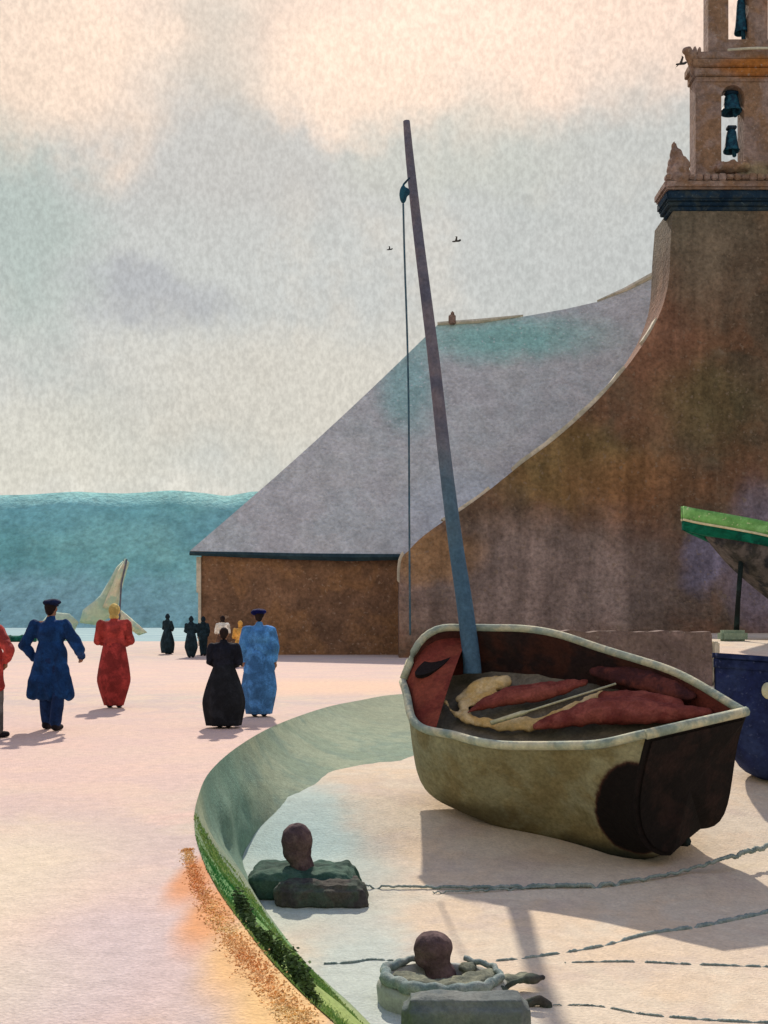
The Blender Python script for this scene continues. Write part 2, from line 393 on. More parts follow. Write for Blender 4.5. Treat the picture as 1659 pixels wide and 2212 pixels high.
# nave
xl = at(435, 0, YS).x; xr = 9.0; ez = at(0, 1198, YS).z
bm = bmesh.new(); bmprism(bm, [(xl, -.6), (xl, ez), (P2(862, 0)[0]+.35, ez), (P2(862, 0)[0]+.35, -.6)], YS, YS+14)
adopt(frombm('nave_wall', bm, m_side), chapel)
xb0 = at(428, 0, YS).x
bm = bmesh.new()
add_box(bm, (xl-.10, YS+.1, 3.6), (.2, .5, 1.6)); add_box(bm, (xl-.06, YS+.1, 1.6), (.12, .5, 2.4)); adopt(frombm('corner_quoin', bm, m_pale), chapel)
pl = at(410, 1190, YS-.25); ridL = at(945, 702, YR); rd = [at(u, v, YR) for u, v in [(945, 702), (1040, 696), (1130, 684), (1220, 668), (1290, 652), (1350, 628), (1400, 602), (1450, 575)]]
e_img = [(410, 1190), (520, 1193), (640, 1197), (760, 1199), (870, 1198)]
eave = [at(u, v, YS-.25) for u, v in e_img]
eave2 = [Vector((8.0, YS-.25, eave[-1].z)), Vector((15, YS-.25, eave[-1].z))]
V = []; Fc = []; 
NR = 40; NT = 16
def polyl(pts, t):
    d = [0]
    for a, b in zip(pts, pts[1:]): d.append(d[-1]+(b-a).length)
    s = t*d[-1]
    for i in range(len(pts)-1):
        if s <= d[i+1]+1e-9: return pts[i].lerp(pts[i+1], (s-d[i])/(d[i+1]-d[i]))
    return pts[-1].copy()
el_ = eave+eave2; rr = rd+[Vector((16.5, YR, rd[-1].z+.2))]
for j in range(NT+1):
    for i in range(NR+1):
        a = polyl(el_, i/NR); b = polyl(rr, i/NR); t = j/NT
        p = a.lerp(b, t); p.z -= .22*math.sin(math.pi*t)
        V.append(p)
for j in range(NT):
    for i in range(NR): k = j*(NR+1)+i; Fc.append((k, k+1, k+NR+2, k+NR+1))
nfront = len(V)
hipb = Vector((eave[0].x, 2*YR-YS+.25, eave[0].z)); base = len(V)
V += [hipb, Vector((15, hipb.y, eave[0].z))]
for j in range(NT): Fc.append((j*(NR+1), (j+1)*(NR+1), base))
for i in range(NR): k = NT*(NR+1)+i; Fc.append((k, k+1, base+1 if i >= NR/2 else base))
Fc.append((NT*(NR+1)+NR//2, base+1, base))
roof = cpart('roof', V, Fc, m_slate)
roof['label'] = 'grey blue slate hip roof with a teal tinted ridge'
bm = bmesh.new()
th = [(p-Vector((0, .02, .11))) for p in eave]; tube(bm, th+[Vector((1.2, YS-.25, th[-1].z))], [.10, .14, .17, .19, .15, .14], 6)
g = frombm('eaves_board', bm, m_teal_edge); adopt(g, chapel)
bm = bmesh.new()
tube(bm, [p+Vector((0, 0, .06)) for p in rd[:3]], [.10, .13, .05], 6); adopt(frombm('ridge_tiles', bm, m_pale), chapel); bm = bmesh.new(); tube(bm, [p+Vector((0, 0, .05)) for p in rd[4:]], [.04, .12, .16, .14], 6)
adopt(frombm('ridge_tiles', bm, m_pale), chapel)
bm = bmesh.new(); c = rd[0]+Vector((.75, 0, .25)); add_box(bm, c, (.36, .4, .5), bev=.05); add_box(bm, c+Vector((.02, 0, .33)), (.18, .2, .22), bev=.05)
ch = frombm('chimney', bm, m_stone2); adopt(ch, roof); ch.matrix_parent_inverse = ch.matrix_parent_inverse @ Matrix.Identity(4)
ch.matrix_parent_inverse = Matrix.Identity(4)
# (vertices are in the chapel's world placement; the roof's own inverse already cancels the root)

# belfry
tower = empty('bell_tower', (XC, YF-.2, P2(0, 440)[1]))
tower.parent = chapel; tower.matrix_parent_inverse = Matrix.Translation(chapel.location).inverted()
bpy.data.objects.remove(tower)
def wall_open(name, x0, x1, z0, z1, y0, y1, ops, m, gap=.002):
    """wall slab pierced by round-headed openings (x0,x1,z0,ztop)"""
    bm = bmesh.new(); cx = x0
    for (a, b, za, zt) in ops:
        if a > cx: add_box(bm, ((cx+a)/2, (y0+y1)/2, (z0+z1)/2), (a-cx, y1-y0, z1-z0))
        if za > z0: add_box(bm, ((a+b)/2, (y0+y1)/2, (z0+za)/2), (b-a, y1-y0, za-z0))
        r = (b-a)/2; xm = (a+b)/2; poly = [(a, z1), (a, zt-r)]+[(xm-r*math.cos(t), zt-r+r*math.sin(t)) for t in [math.pi*k/14 for k in range(1, 14)]]+[(b, zt-r), (b, z1)]
        # head of the opening as quads strips
        arc = [(a, zt-r)]+[(xm-r*math.cos(t), zt-r+r*math.sin(t)) for t in [math.pi*k/14 for k in range(1, 14)]]+[(b, zt-r)]
        for (p, q) in zip(arc, arc[1:]): bmprism(bm, [p, q, (q[0], z1), (p[0], z1)], y0, y1)
        cx = b
    add_box(bm, ((cx+x1)/2, (y0+y1)/2, (z0+z1)/2), (x1-cx, y1-y0, z1-z0))
    bmesh.ops.remove_doubles(bm, verts=bm.verts, dist=.001)
    return adopt(frombm(name, bm, m), chapel)
X = lambda u: P2(u, 0)[0]
Z = lambda v: P2(0, v)[1]
MX = lambda x: 2*XC-x
D1, D2 = YF+.3, YF+1.2
bf1 = wall_open('belfry_lower_stage', X(1507), MX(X(1507)), Z(392), Z(170), D1, D2,
    [(X(1563), X(1613), Z(352), Z(176)), (MX(X(1613)), MX(X(1563)), Z(352), Z(176))], m_stone2)
wall_open('belfry_upper_stage', X(1536), MX(X(1536)), Z(108), Z(-120), D1+.1, D2-.1,
    [(X(1580), X(1624), Z(74), Z(-40)), (MX(X(1624)), MX(X(1580)), Z(74), Z(-40))], m_stone2)
# cornice between stages, built up in courses that flare outward
bm = bmesh.new()
for (u0, v0, v1, dd) in [(1507, 170.5, 158, .06), (1503, 157.5, 140, .16), (1497, 139.5, 122, .26), (1510, 121.5, 104.5, .12)]:
    add_box(bm, (XC, (D1+D2)/2, (Z(v0)+Z(v1))/2), (MX(X(u0))-X(u0), D2-D1+1.2*dd, abs(Z(v0)-Z(v1))), bev=.03)
adopt(frombm('cornice', bm, m_stone2), chapel)
bm = bmesh.new(); tube(bm, [Vector((X(1572+i*12), D1-.30, Z(108-4*math.sin(i/12*math.pi)))) for i in range(13)], .05, 6)
adopt(frombm('cornice_moulding', bm, m_pale), chapel)
for s in (0, 1):
    f_ = (lambda x: x) if not s else MX
    bm = bmesh.new()
    tube(bm, [(f_(X(1512)), D1+.2, Z(148)), (f_(X(1503)), D1+.1, Z(128)), (f_(X(1494)), D1, Z(112)), (f_(X(1487)), D1-.1, Z(102))], [.24, .24, .19, .15], 8)
    ell(bm, (f_(X(1488)), D1-.1, Z(103)), (.20, .2, .15)); ell(bm, (f_(X(1505)), D1, Z(106)), (.08, .1, .28)); ell(bm, (f_(X(1516)), D1, Z(103)), (.07, .1, .22))
    adopt(blob('gargoyle', bm, .045, m_stone2, smooth=2, wr=.05, wsc=5), chapel)
# gallery
bm = bmesh.new()
add_box(bm, (XC, YF+.6, (Z(436)+Z(414))/2), (MX(X(1437))-X(1437), 1.7, Z(414)-Z(436)), bev=.08)
gal = adopt(frombm('gallery_slab', bm, m_navystone), chapel)
bm = bmesh.new()
add_box(bm, (XC, YF+.6, (Z(413.7)+Z(393))/2), (MX(X(1432))-X(1432), 1.9, Z(393)-Z(413.7)), bev=.09)
for k in range(26):
    x = X(1440)+k*(MX(X(1440))-X(1440))/25
    add_box(bm, (x, YF-.25, Z(390)+.02*random.random()), (.26+.08*random.random(), .35, .16+.14*random.random()), bev=.04)
adopt(frombm('gallery_parapet', bm, m_stone2), chapel)
bm = bmesh.new()
for i, (u0, v0, v1) in enumerate([(1442, 436.5, 446), (1448, 446.5, 456)]):
    add_box(bm, (XC, YF+.6-.05*i, (Z(v0)+Z(v1))/2), (MX(X(u0))-X(u0), 1.4-.2*i-.01, abs(Z(v0)-Z(v1))), bev=.03)
adopt(frombm('gallery_corbels', bm, m_navystone), chapel)
for s in (0, 1):
    f_ = (lambda x: x) if not s else MX
    bm = bmesh.new()
    sgn = 1 if not s else -1
    for (u, v, a, b_) in [(1463, 388, .50, .3), (1462, 370, .46, .3), (1461, 352, .40, .3), (1457, 334, .27, .26), (1454, 320, .13, .22)]:
        ell(bm, (f_(X(u)), YF-.1, Z(v)), (a*1.0, a*.9, b_))
    ell(bm, (f_(X(1478)), YF-.1, Z(358)), (.22, .2, .22)); ell(bm, (f_(X(1480)), YF-.1, Z(378)), (.22, .2, .26)); ell(bm, (f_(X(1455)), YF-.1, Z(314)), (.06, .06, .16))
    adopt(blob('pinnacle', bm, .06, m_stone2, smooth=2, wr=.09, wsc=3.5), chapel)
# ragged bottom of the openings
for s_ in (0, 1):
    bm = bmesh.new()
    for k in range(9):
        a = 1556+k*7.5; ell(bm, (MX(X(a)) if s_ else X(a), D1-.1+.1*random.random(), Z(360-6*random.random())), (.17+.06*random.random(), .3, .16+.12*random.random()))
    adopt(blob('sill_rubble', bm, .06, m_stone2, smooth=2, wr=.05, wsc=4), chapel)
# bells (things hanging in the belfry)
def bell(u, v0, v1, half_u, label, mirror=False, clap=True):
    x = X(u); x = MX(x) if mirror else x
    zt, zb = Z(v0), Z(v1); h = zt-zb; r = half_u*YF/F
    root = empty('bell', (x, (D1+D2)/2, zb)); tag(root, label, 'bell', 'bells hanging in the belfry')
    bm = bmesh.new(); pr = [(.06, h*.97), (r*.42, h*.95), (r*.62, h*.86), (r*.70, h*.62), (r*.78, h*.38), (r*.92, h*.16), (r*1.04, .06), (r*1.0, 0), (r*.9, .02), (r*.6, h*.5), (.05, h*.8)]
    lathe(bm, pr, 28); frombm('bell_body', bm, m_bell, root, True)
    bm = bmesh.new(); add_box(bm, (0, 0, h+.05), (r*1.2, .3, .14), bev=.03); frombm('headstock', bm, m_navystone, root)
    bm = bmesh.new(); cap(bm, (r*.1, -.0, h*.6), .05, (r*.35, -.05, -h*.16), .09); frombm('clapper', bm, m_bell, root, True)
    return root
bell(1592, 186, 226, 23, 'large round bell filling the head of the left arch, lower belfry stage')
bell(1592, 262, 312, 17, 'tapered bell with a long clapper hanging below the large one, lower belfry stage')
bell(1613, -30, 52, 14, 'tall teal bell in the upper belfry stage at the top of the tower')

# low stone wall in front of the chapel
m_wall = mat('forecourt_wall_stone', [(.46, .395, .36), (.44, .37, .32), (.48, .41, .385)], .5, .10, .34, .6, world_space=True, specks=(.60, .55, .5))
bm = bmesh.new(); x0, x1 = 2.0, at(1538, 0, 22).x
poly = [(x0, -.9), (x0, 1.32)]
for k in range(1, 24): poly.append((x0+(x1-x0)*k/24, 1.33+.05*noise.noise(Vector((k*.6, 0, 1)))))
poly += [(x1-.03, 1.33), (x1, 1.25), (x1+.02, -.9)]
bmprism(bm, poly, 22.0, 22.6)
lw = frombm('stone_wall', bm, m_wall); tag(lw, 'low dark stone wall running behind the olive boat in front of the chapel', 'wall')
bm = bmesh.new(); add_box(bm, (x1+.09, 22.25, .68), (.14, .5, .9), bev=.03); add_box(bm, (x1+.06, 22.2, .2), (.1, .4, .3), bev=.03)
e = frombm('end_stone', bm, m_pale, lw); e['label'] = 'pale limewashed end of the wall'

# green hedge strip and shoreline on the far side of the quay
m_hedge = mat('hedge_dark_green', [(.05, .33, .26), (.04, .26, .20), (.10, .40, .32)], 2, .15, .3, .6)
bm = bmesh.new()
for k in range(60):
    x = -44+k*.315; ell(bm, (x, 80+.4*random.random(), .12), (.5, .4, .36+.08*random.random()), sub=1)
hd = blob('hedge', bm, .1, m_hedge, smooth=3, wr=.06, wsc=2); tag(hd, 'low dark green hedge along the far edge of the quay behind the red-clad walker', 'hedge')

# ------------------------------------------------------------------ boats
def lag(x, xs, ys):
    m = np.gradient(np.array(ys, float), np.array(xs, float)); i = int(np.clip(np.searchsorted(xs, x)-1, 0, len(xs)-2)); h = xs[i+1]-xs[i]; s = (x-xs[i])/h
    return (2*s**3-3*s**2+1)*ys[i]+(s**3-2*s**2+s)*h*m[i]+(-2*s**3+3*s**2)*ys[i+1]+(s**3-s**2)*h*m[i+1]
p_ = [2.095, 13.63, -0.583, 2.559, -0.589, -0.164, 3.874, 1.3, 0.523, 0.824, 0.895, 0.987, 0.691, 0.23, 1.677, 1.588, 1.547, 1.403, 0.782, 0.458, 0.591, -0.068, 0.994]
MB = Matrix.Translation(p_[:3]) @ Matrix.Rotation(p_[3], 4, 'Z') @ Matrix.Rotation(p_[5], 4, 'Y') @ Matrix.Rotation(p_[4], 4, 'X')
BT = [0, .22, .45, .7, .88, .96, 1]; ST = [0, .33, .66, 1]
# shape corrections: how far the planking departs from a symmetric hull (metres: sideways, vertical)
def corr(t, ph, side):
    tf = [0, .3, .55, .8, .93, 1]; fu = [52, 43, 14, -48, -38, 1]; fv = [43, 8, -14, -19, -27, 18]
    tn = [0, .28, .5, .72, .9, 1]; nu = [-88, 6, 24, 40, 15, 1]; nv = [-38, -18, 9, 10, 22, 18]
    tb = [0, .15, .4, .6, .8, 1]; bu = [-50, -2, 14, -18, -10, 0]; bv = [116, 84, 54, 58, 66, 40]
    k = math.sin(ph)
    if side < 0: a, b = lag(t, tf, fu), lag(t, tf, fv)
    else: a, b = lag(t, tn, nu), lag(t, tn, nv)
    c, d = lag(t, tb, bu), lag(t, tb, bv); e = max(0, 1-t/.34)**1.5*math.sin(2*ph)
    if side < 0:
        e = max(0, 1-t/.34)**1.5*2.6*k*k*math.cos(ph); return a+(c-a)*k+34*e, b+(d-b)*k+38*e
    return a+(c-a)*k-60*e, b+(d-b)*k-6*e
def hullp(t, ph, side, inset=0.0, lift=0.0):
    b = max(lag(t, BT, p_[8:14]+[.02]), .012); sh = lag(t, ST, p_[14:18]); ke = lag(t, ST, [p_[18], 0, p_[19], p_[20]])
    y = max(b-inset, .004)*math.cos(ph)**.30 if ph < 1.5707 else 0; z = sh-(sh-ke-inset)*math.sin(ph)**1.05+lift
    P = MB @ Vector((p_[6]*(t-.5), side*y, z))
    du, dv = corr(t, ph, side)
    return Vector((P.x+du*P.y/F, P.y, P.z-dv*P.y/F))
NTs, NP = 44, 16
phs = [math.pi/2*(1-math.cos(math.pi/2*k/NP))**.8 for k in range(NP+1)]; phs[-1] = math.pi/2
def shell(inset, t0=0.0, t1=1.0, ph1=math.pi/2, sides=(1, -1)):
    V = []; Fc = []
    cols = []
    for side in sides:
        ks = range(NP+1) if side == sides[0] else range(NP-1, -1, -1)
        for k in ks: cols.append((side, min(phs[k], ph1)))
    n = len(cols)
    for i in range(NTs+1):
        t = t0+(t1-t0)*i/NTs
        for s, ph in cols: V.append(hullp(t, ph, s, inset))
    for i in range(NTs):
        for k in range(n-1): Fc.append((i*n+k, i*n+k+1, (i+1)*n+k+1, (i+1)*n+k))
    return V, Fc, n
mid = hullp(.5, math.pi/2, 1)
m_olive = mat('olive_hull_paint', [(.56, .53, .40), (.53, .49, .35), (.58, .56, .44), (.52, .47, .33)], 1.2, .045, .24, .5, world_space=True,
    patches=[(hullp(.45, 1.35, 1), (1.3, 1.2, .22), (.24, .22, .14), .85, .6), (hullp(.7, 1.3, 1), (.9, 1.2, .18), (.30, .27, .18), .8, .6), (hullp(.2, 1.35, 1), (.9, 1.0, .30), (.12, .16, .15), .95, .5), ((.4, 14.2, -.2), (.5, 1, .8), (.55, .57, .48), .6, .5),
             (hullp(.0, .7, 1), (.40, .66, .64), (.30, .19, .15), 1, .05), (hullp(.0, .7, 1), (.375, .635, .615), (.10, .08, .075), 1, .05)], nscale=2.5, namp=.22)

m_inner = mat('inner_planking', [(.20, .15, .14), (.16, .12, .12), (.27, .16, .13)], 1.3, .045, .25, .5, world_space=True,
    patches=[((3.6, 13.0, .4), (.9, 1.2, .5), (.42, .20, .16), .9, .4), ((.7, 15, .6), (.55, 1.2, 1.0), (.44, .20, .15), .85, .4)], nscale=2.5, namp=.4)
m_rim = mat('gunwale_pale_grey', [(.62, .65, .58), (.72, .73, .62), (.55, .60, .55), (.78, .76, .64)], 2.2, .05, .18, .5, world_space=True)
m_tran = mat('transom_black_tar', [(.10, .08, .075), (.085, .07, .065), (.12, .09, .085)], 2, .04, .3, .5, world_space=True)
m_tran2 = mat('transom_panel_tar', [(.10, .08, .075), (.085, .07, .065), (.15, .105, .095)], 2.4, .04, .3, .5, world_space=True)
m_tredge = mat('transom_rust_edge', [(.33, .20, .18), (.28, .17, .16)], 2, .04, .3, .5, world_space=True)
m_keel = mat('keel_dark_teal', [(.10, .15, .15), (.14, .19, .18), (.09, .11, .10)], 2, .04, .3, .5, world_space=True)
m_floor = mat('floor_boards_grey', [(.44, .42, .36), (.40, .38, .33), (.50, .47, .40)], 2, .04, .22, .5, world_space=True)
qa = hullp(.10, .62, 1)
boat = empty('sailing_boat', tuple(Vector((mid.x, mid.y, BASE))))
tag(boat, 'large olive hulled open boat heeled on the sand, tall bare mast and black stern', 'boat')
def bpart(name, V, Fc, m, smooth=True): return adopt(fromlists(name, V, Fc, m, smooth=smooth), boat)
V, Fc, n = shell(0)
V2, F2, n2 = shell(.045, 0.012)
bpart('hull', V, Fc, m_olive)
bpart('inner_planking', V2, F2, m_inner)
# rim joins both shells
bm = bmesh.new()
for side in (1, -1):
    pts = [hullp(t/60*.998, 0.0, side, .01, .0) for t in range(61)]
    for k in range(60):
        a, b = pts[k], pts[k+1]
    tube(bm, [p+Vector((0, 0, .015)) for p in pts], .05, 8)
    gw = adopt(frombm('gunwale', bm, m_rim, smooth=True), boat); bm = bmesh.new()
# transom
tr = [hullp(0, ph, 1) for ph in phs]+[hullp(0, ph, -1) for ph in phs[-2::-1]]
def fan(pts, off, th, grow=1.0):
    c = sum(pts, Vector())/len(pts); nn = (pts[0]-c).cross(pts[len(pts)//3]-c).normalized()
    if nn.y > 0: nn = -nn
    a = [c+(p-c)*grow+nn*(off+th) for p in pts]; b = [c+(p-c)*grow+nn*off for p in pts]; n = len(pts)
    V = a+b+[c+nn*(off+th), c+nn*off]
    Fc = [(i, (i+1) % n, 2*n) for i in range(n)]+[(n+i, n+(i+1) % n, 2*n+1) for i in range(n)]+[(i, (i+1) % n, n+(i+1) % n, n+i) for i in range(n)]
    return V, Fc
V, Fc = fan(tr, -.03, .06, 1.0); te = bpart('transom', V, Fc, m_tran, False)
V, Fc = fan(tr, .032, .02, .93); t2 = fromlists('transom_panel', V, Fc, m_tran2); t2.parent = te; t2.matrix_parent_inverse = Matrix.Identity(4)
bm = bmesh.new(); tube(bm, [hullp(0, 0, 1)+Vector((0, -.03, .02)), hullp(0, 0, -1)+Vector((0, -.03, .02))], .055, 8); o = frombm('transom_rail', bm, m_rim, smooth=True); o.parent = gw; o.matrix_parent_inverse = Matrix.Identity(4)
bm = bmesh.new()
tube(bm, [hullp(t/40, math.pi/2, 1)+Vector((.02, -.03, -.02)) for t in range(0, 41)], [.055]*41, 8); adopt(frombm('keel', bm, m_keel, smooth=True), boat)
# the plane of the gunwale, used to lay what is inside
GP = [hullp(t, 0, s) for t in (.1, .3, .5, .7, .85) for s in (1, -1)]
g0 = sum(GP, Vector())/len(GP); Mx = np.array([list(p-g0) for p in GP]); gn = Vector(np.linalg.svd(Mx)[2][2]); gn = gn if gn.z > 0 else -gn
EY = Vector((0, 0, EYE))
def inb(u, v, depth):
    d = Vector(((u-CU)/F, 1, (HV-v)/F)); q = g0-gn*depth
    return EY+d*((q-EY).dot(gn)/d.dot(gn))
# floor boards: slice inside the inner shell
def floor_pt(t, s, depth):
    best = None
    for k in range(0, 60):
        ph = math.pi/2*k/59; p = hullp(t, ph, s, .05)
        d = (g0-p).dot(gn)
        if d >= depth: return p
        best = p
    return best
V = []; Fc = []; nn_ = 26
for i in range(nn_+1):
    t = .04+.84*i/nn_; a = floor_pt(t, 1, .46); b = floor_pt(t, -1, .46)
    for k in range(7): V.append(a.lerp(b, k/6)+gn*.01)
for i in range(nn_):
    for k in range(6): Fc.append((i*7+k, i*7+k+1, (i+1)*7+k+1, (i+1)*7+k))
bpart('floor_boards', V, Fc, m_floor, False)
# foredeck with hatch
m_redwood = mat('redwood_paint', [(.46, .21, .17), (.40, .17, .14), (.50, .25, .19)], 2, .04, .25, .5, world_space=True)
V = []; Fc = []; nn_ = 14
for i in range(nn_+1):
    t = .80+.195*i/nn_
    a = hullp(t, 0, 1, .04); b = hullp(t, 0, -1, .04)
    for k in range(9):
        p = a.lerp(b, k/8)-gn*(.10-.05*math.sin(math.pi*k/8)); V.append(p)
for i in range(nn_):
    for k in range(8): Fc.append((i*9+k, i*9+k+1, (i+1)*9+k+1, (i+1)*9+k))
fd = bpart('foredeck', V, Fc, m_redwood)
hc = inb(938, 1436, .055); ax = (inb(975, 1410, .055)-hc); ay = gn.cross(ax).normalized()
bm = bmesh.new(); vs = [bm.verts.new(hc+ax*math.cos(a)*1.0+ay*.13*math.sin(a)+gn*.03+ax*.1*noise.noise(Vector((a, 0, 0)))) for a in [2*math.pi*k/24 for k in range(24)]]
bm.faces.new(vs); ex = bmesh.ops.extrude_face_region(bm, geom=bm.faces[:])
for g_ in ex['geom']:
    if isinstance(g_, bmesh.types.BMVert): g_.co -= gn*.05
hh = frombm('hatch', bm, m_tran); hh.parent = fd; hh.matrix_parent_inverse = Matrix.Identity(4)
# mast
m_mast = mat('mast_weathered_blue_grey', [(.40, .39, .44), (.36, .36, .42), (.45, .42, .45)], 1.5, .04, .22, .4, world_space=True,
    patches=[((1, 14, .8), (1.2, 4, 2.4), (.27, .40, .49), .9, .4), ((.6, 14, 3.0), (.4, 4, .8), (.32, .44, .50), .5, .5)], nscale=3, namp=.6)
mb = inb(1020, 1455, .30); YM = mb.y
mpts = [at(u, v, YM+(1450-v)*.0002) for u, v in [(1018, 1420), (1003, 1300), (985, 1180), (962, 1000), (935, 760), (905, 520), (886, 350), (878, 262)]]
mpts = catmull([mb]+mpts, 5); nm = len(mpts); bm = bmesh.new()
tube(bm, mpts, [.118-.075*(i/(nm-1))**1.15 for i in range(nm)], 14)
mast = adopt(frombm('mast', bm, m_mast, smooth=True), boat); mast['label'] = 'tall leaning bare mast, blue grey at its foot'
m_rope = mat('rope_blue_grey', [(.25, .36, .42), (.33, .40, .44)], 6, .03, .3, .5, world_space=True)
blk = at(871, 420, YM); bm = bmesh.new()
ell(bm, blk, (.052, .04, .12)); ell(bm, blk+Vector((.03, 0, .03)), (.06, .035, .06)); cap(bm, blk+Vector((0, 0, .12)), .015, at(884, 385, YM), .015)
o = blob('pulley_block', bm, .012, m_bell, smooth=2); o.parent = mast; o.matrix_parent_inverse = Matrix.Identity(4)
hal = [at(u, v, YM+.0) for u, v in [(871, 440), (874, 560), (880, 740), (883, 900), (884, 1100), (885, 1250), (886, 1372)]]
bm = bmesh.new(); tube(bm, catmull(hal, 6), .014, 6); o = frombm('halyard', bm, m_rope, smooth=True); o.parent = mast; o.matrix_parent_inverse = Matrix.Identity(4)

# gear lying in the boat: things of their own
m_tan = mat('tanbark_sailcloth', [(.48, .24, .20), (.42, .19, .16), (.54, .29, .24)], 3, .03, .25, .6, world_space=True)
m_tand = mat('dark_tanbark_sailcloth', [(.30, .16, .15), (.24, .13, .13), (.38, .20, .17)], 3, .03, .25, .6, world_space=True)
m_canv = mat('ochre_canvas', [(.80, .68, .45), (.77, .63, .38), (.83, .73, .54)], 3, .03, .18, .5, world_space=True)
m_oar = mat('oar_pale_wood', [(.70, .69, .55), (.76, .73, .58)], 3, .03, .2, .4, world_space=True)
def flat(bm, depth, k=.45):
    q = g0-gn*depth
    for v in bm.verts: v.co -= gn*((v.co-q).dot(gn))*k
def gear(name, chain, m, label, cat, depth, vox=.022, wr=.02, group=None):
    bm = bmesh.new()
    for (a, b) in zip(chain, chain[1:]): cap(bm, inb(a[0], a[1], depth), a[2], inb(b[0], b[1], depth), b[2])
    flat(bm, depth); o = blob(name, bm, vox, m, smooth=3, wr=wr, wsc=7); tag(o, label, cat, group); return o
gear('furled_sail', [(1008, 1540, .02), (1045, 1520, .09), (1100, 1503, .15), (1170, 1494, .16), (1225, 1482, .11), (1262, 1474, .05)], m_tan,
     'slim furled tan red sail lying in the middle of the olive boat', 'sail', .28)
bm = bmesh.new()
ch_ = [(1160, 1568, .06), (1210, 1556, .13), (1290, 1535, .20), (1370, 1535, .22), (1450, 1540, .14), (1530, 1538, .06)]
for a, b in zip(ch_, ch_[1:]): cap(bm, inb(a[0], a[1], .26), a[2], inb(b[0], b[1], .26), b[2])
ch_ = [(1310, 1505, .10), (1390, 1508, .13), (1460, 1522, .10)]
for a, b in zip(ch_, ch_[1:]): cap(bm, inb(a[0], a[1], .26), a[2], inb(b[0], b[1], .26), b[2])
flat(bm, .26); o = blob('furled_sail', bm, .022, m_tan, smooth=3, wr=.02, wsc=7); tag(o, 'broad heap of tan red sailcloth filling the stern of the olive boat', 'sail')
gear('sailcloth_bundle', [(1290, 1450, .10), (1370, 1465, .17), (1430, 1480, .17), (1490, 1502, .09)], m_tand,
     'dark brown red bundle of cloth on top of the stern heap, against the far gunwale', 'sail', .22, wr=.03)
bm = bmesh.new()
for (a, b) in [((952, 1500, .02), (975, 1535, .035)), ((975, 1535, .035), (1005, 1552, .07)), ((1005, 1552, .07), (1080, 1568, .09)), ((1080, 1568, .09), (1170, 1562, .11)), ((1170, 1562, .11), (1240, 1530, .09)), ((1240, 1530, .09), (1300, 1500, .06)),
               ((1005, 1545, .06), (1000, 1510, .08)), ((1000, 1510, .10), (1040, 1482, .14)), ((1040, 1482, .14), (1085, 1472, .12)), ((1010, 1520, .08), (1060, 1500, .10))]:
    cap(bm, inb(a[0], a[1], .36), a[2], inb(b[0], b[1], .36), b[2])
flat(bm, .36); o = blob('canvas', bm, .022, m_canv, smooth=3, wr=.03, wsc=8); tag(o, 'crumpled ochre yellow canvas spread round the foot of the mast', 'canvas')
bm = bmesh.new(); a, b = inb(1060, 1562, .17), inb(1330, 1477, .17); d = (b-a)
tube(bm, [a, a.lerp(b, .25), a.lerp(b, .3), b], [.045, .05, .022, .022], 8, .6); o = frombm('oar', bm, m_oar, smooth=True); tag(o, 'pale wooden oar laid between the two tan red sails', 'oar')

# generic smaller hulls
def loft(st, half_n=8):
    """st: list of (centre x,y), (side dir), half beam, sheer z, keel z -> rings"""
    rings = []
    for (cx, cy, sx, sy, b, zs, zk) in st:
        ring = []
        for s in (1, -1):
            rng = range(half_n+1) if s == 1 else range(half_n-1, -1, -1)
            for k in rng:
                ph = math.pi/2*k/half_n; y = b*math.cos(ph)**.55*s; z = zs-(zs-zk)*math.sin(ph)**1.1
                ring.append(Vector((cx+sx*y, cy+sy*y, z)))
        rings.append(ring)
    return rings
def rings_mesh(rings, close_end=True):
    n = len(rings[0]); V = [p for r in rings for p in r]; Fc = []
    for i in range(len(rings)-1):
        for k in range(n-1): Fc.append((i*n+k, i*n+k+1, (i+1)*n+k+1, (i+1)*n+k))
    if close_end: Fc.append(tuple((len(rings)-1)*n+k for k in range(n)))
    return V, Fc
def interp_st(xs, cols, s): return [float(np.interp(s, xs, c)) for c in cols]
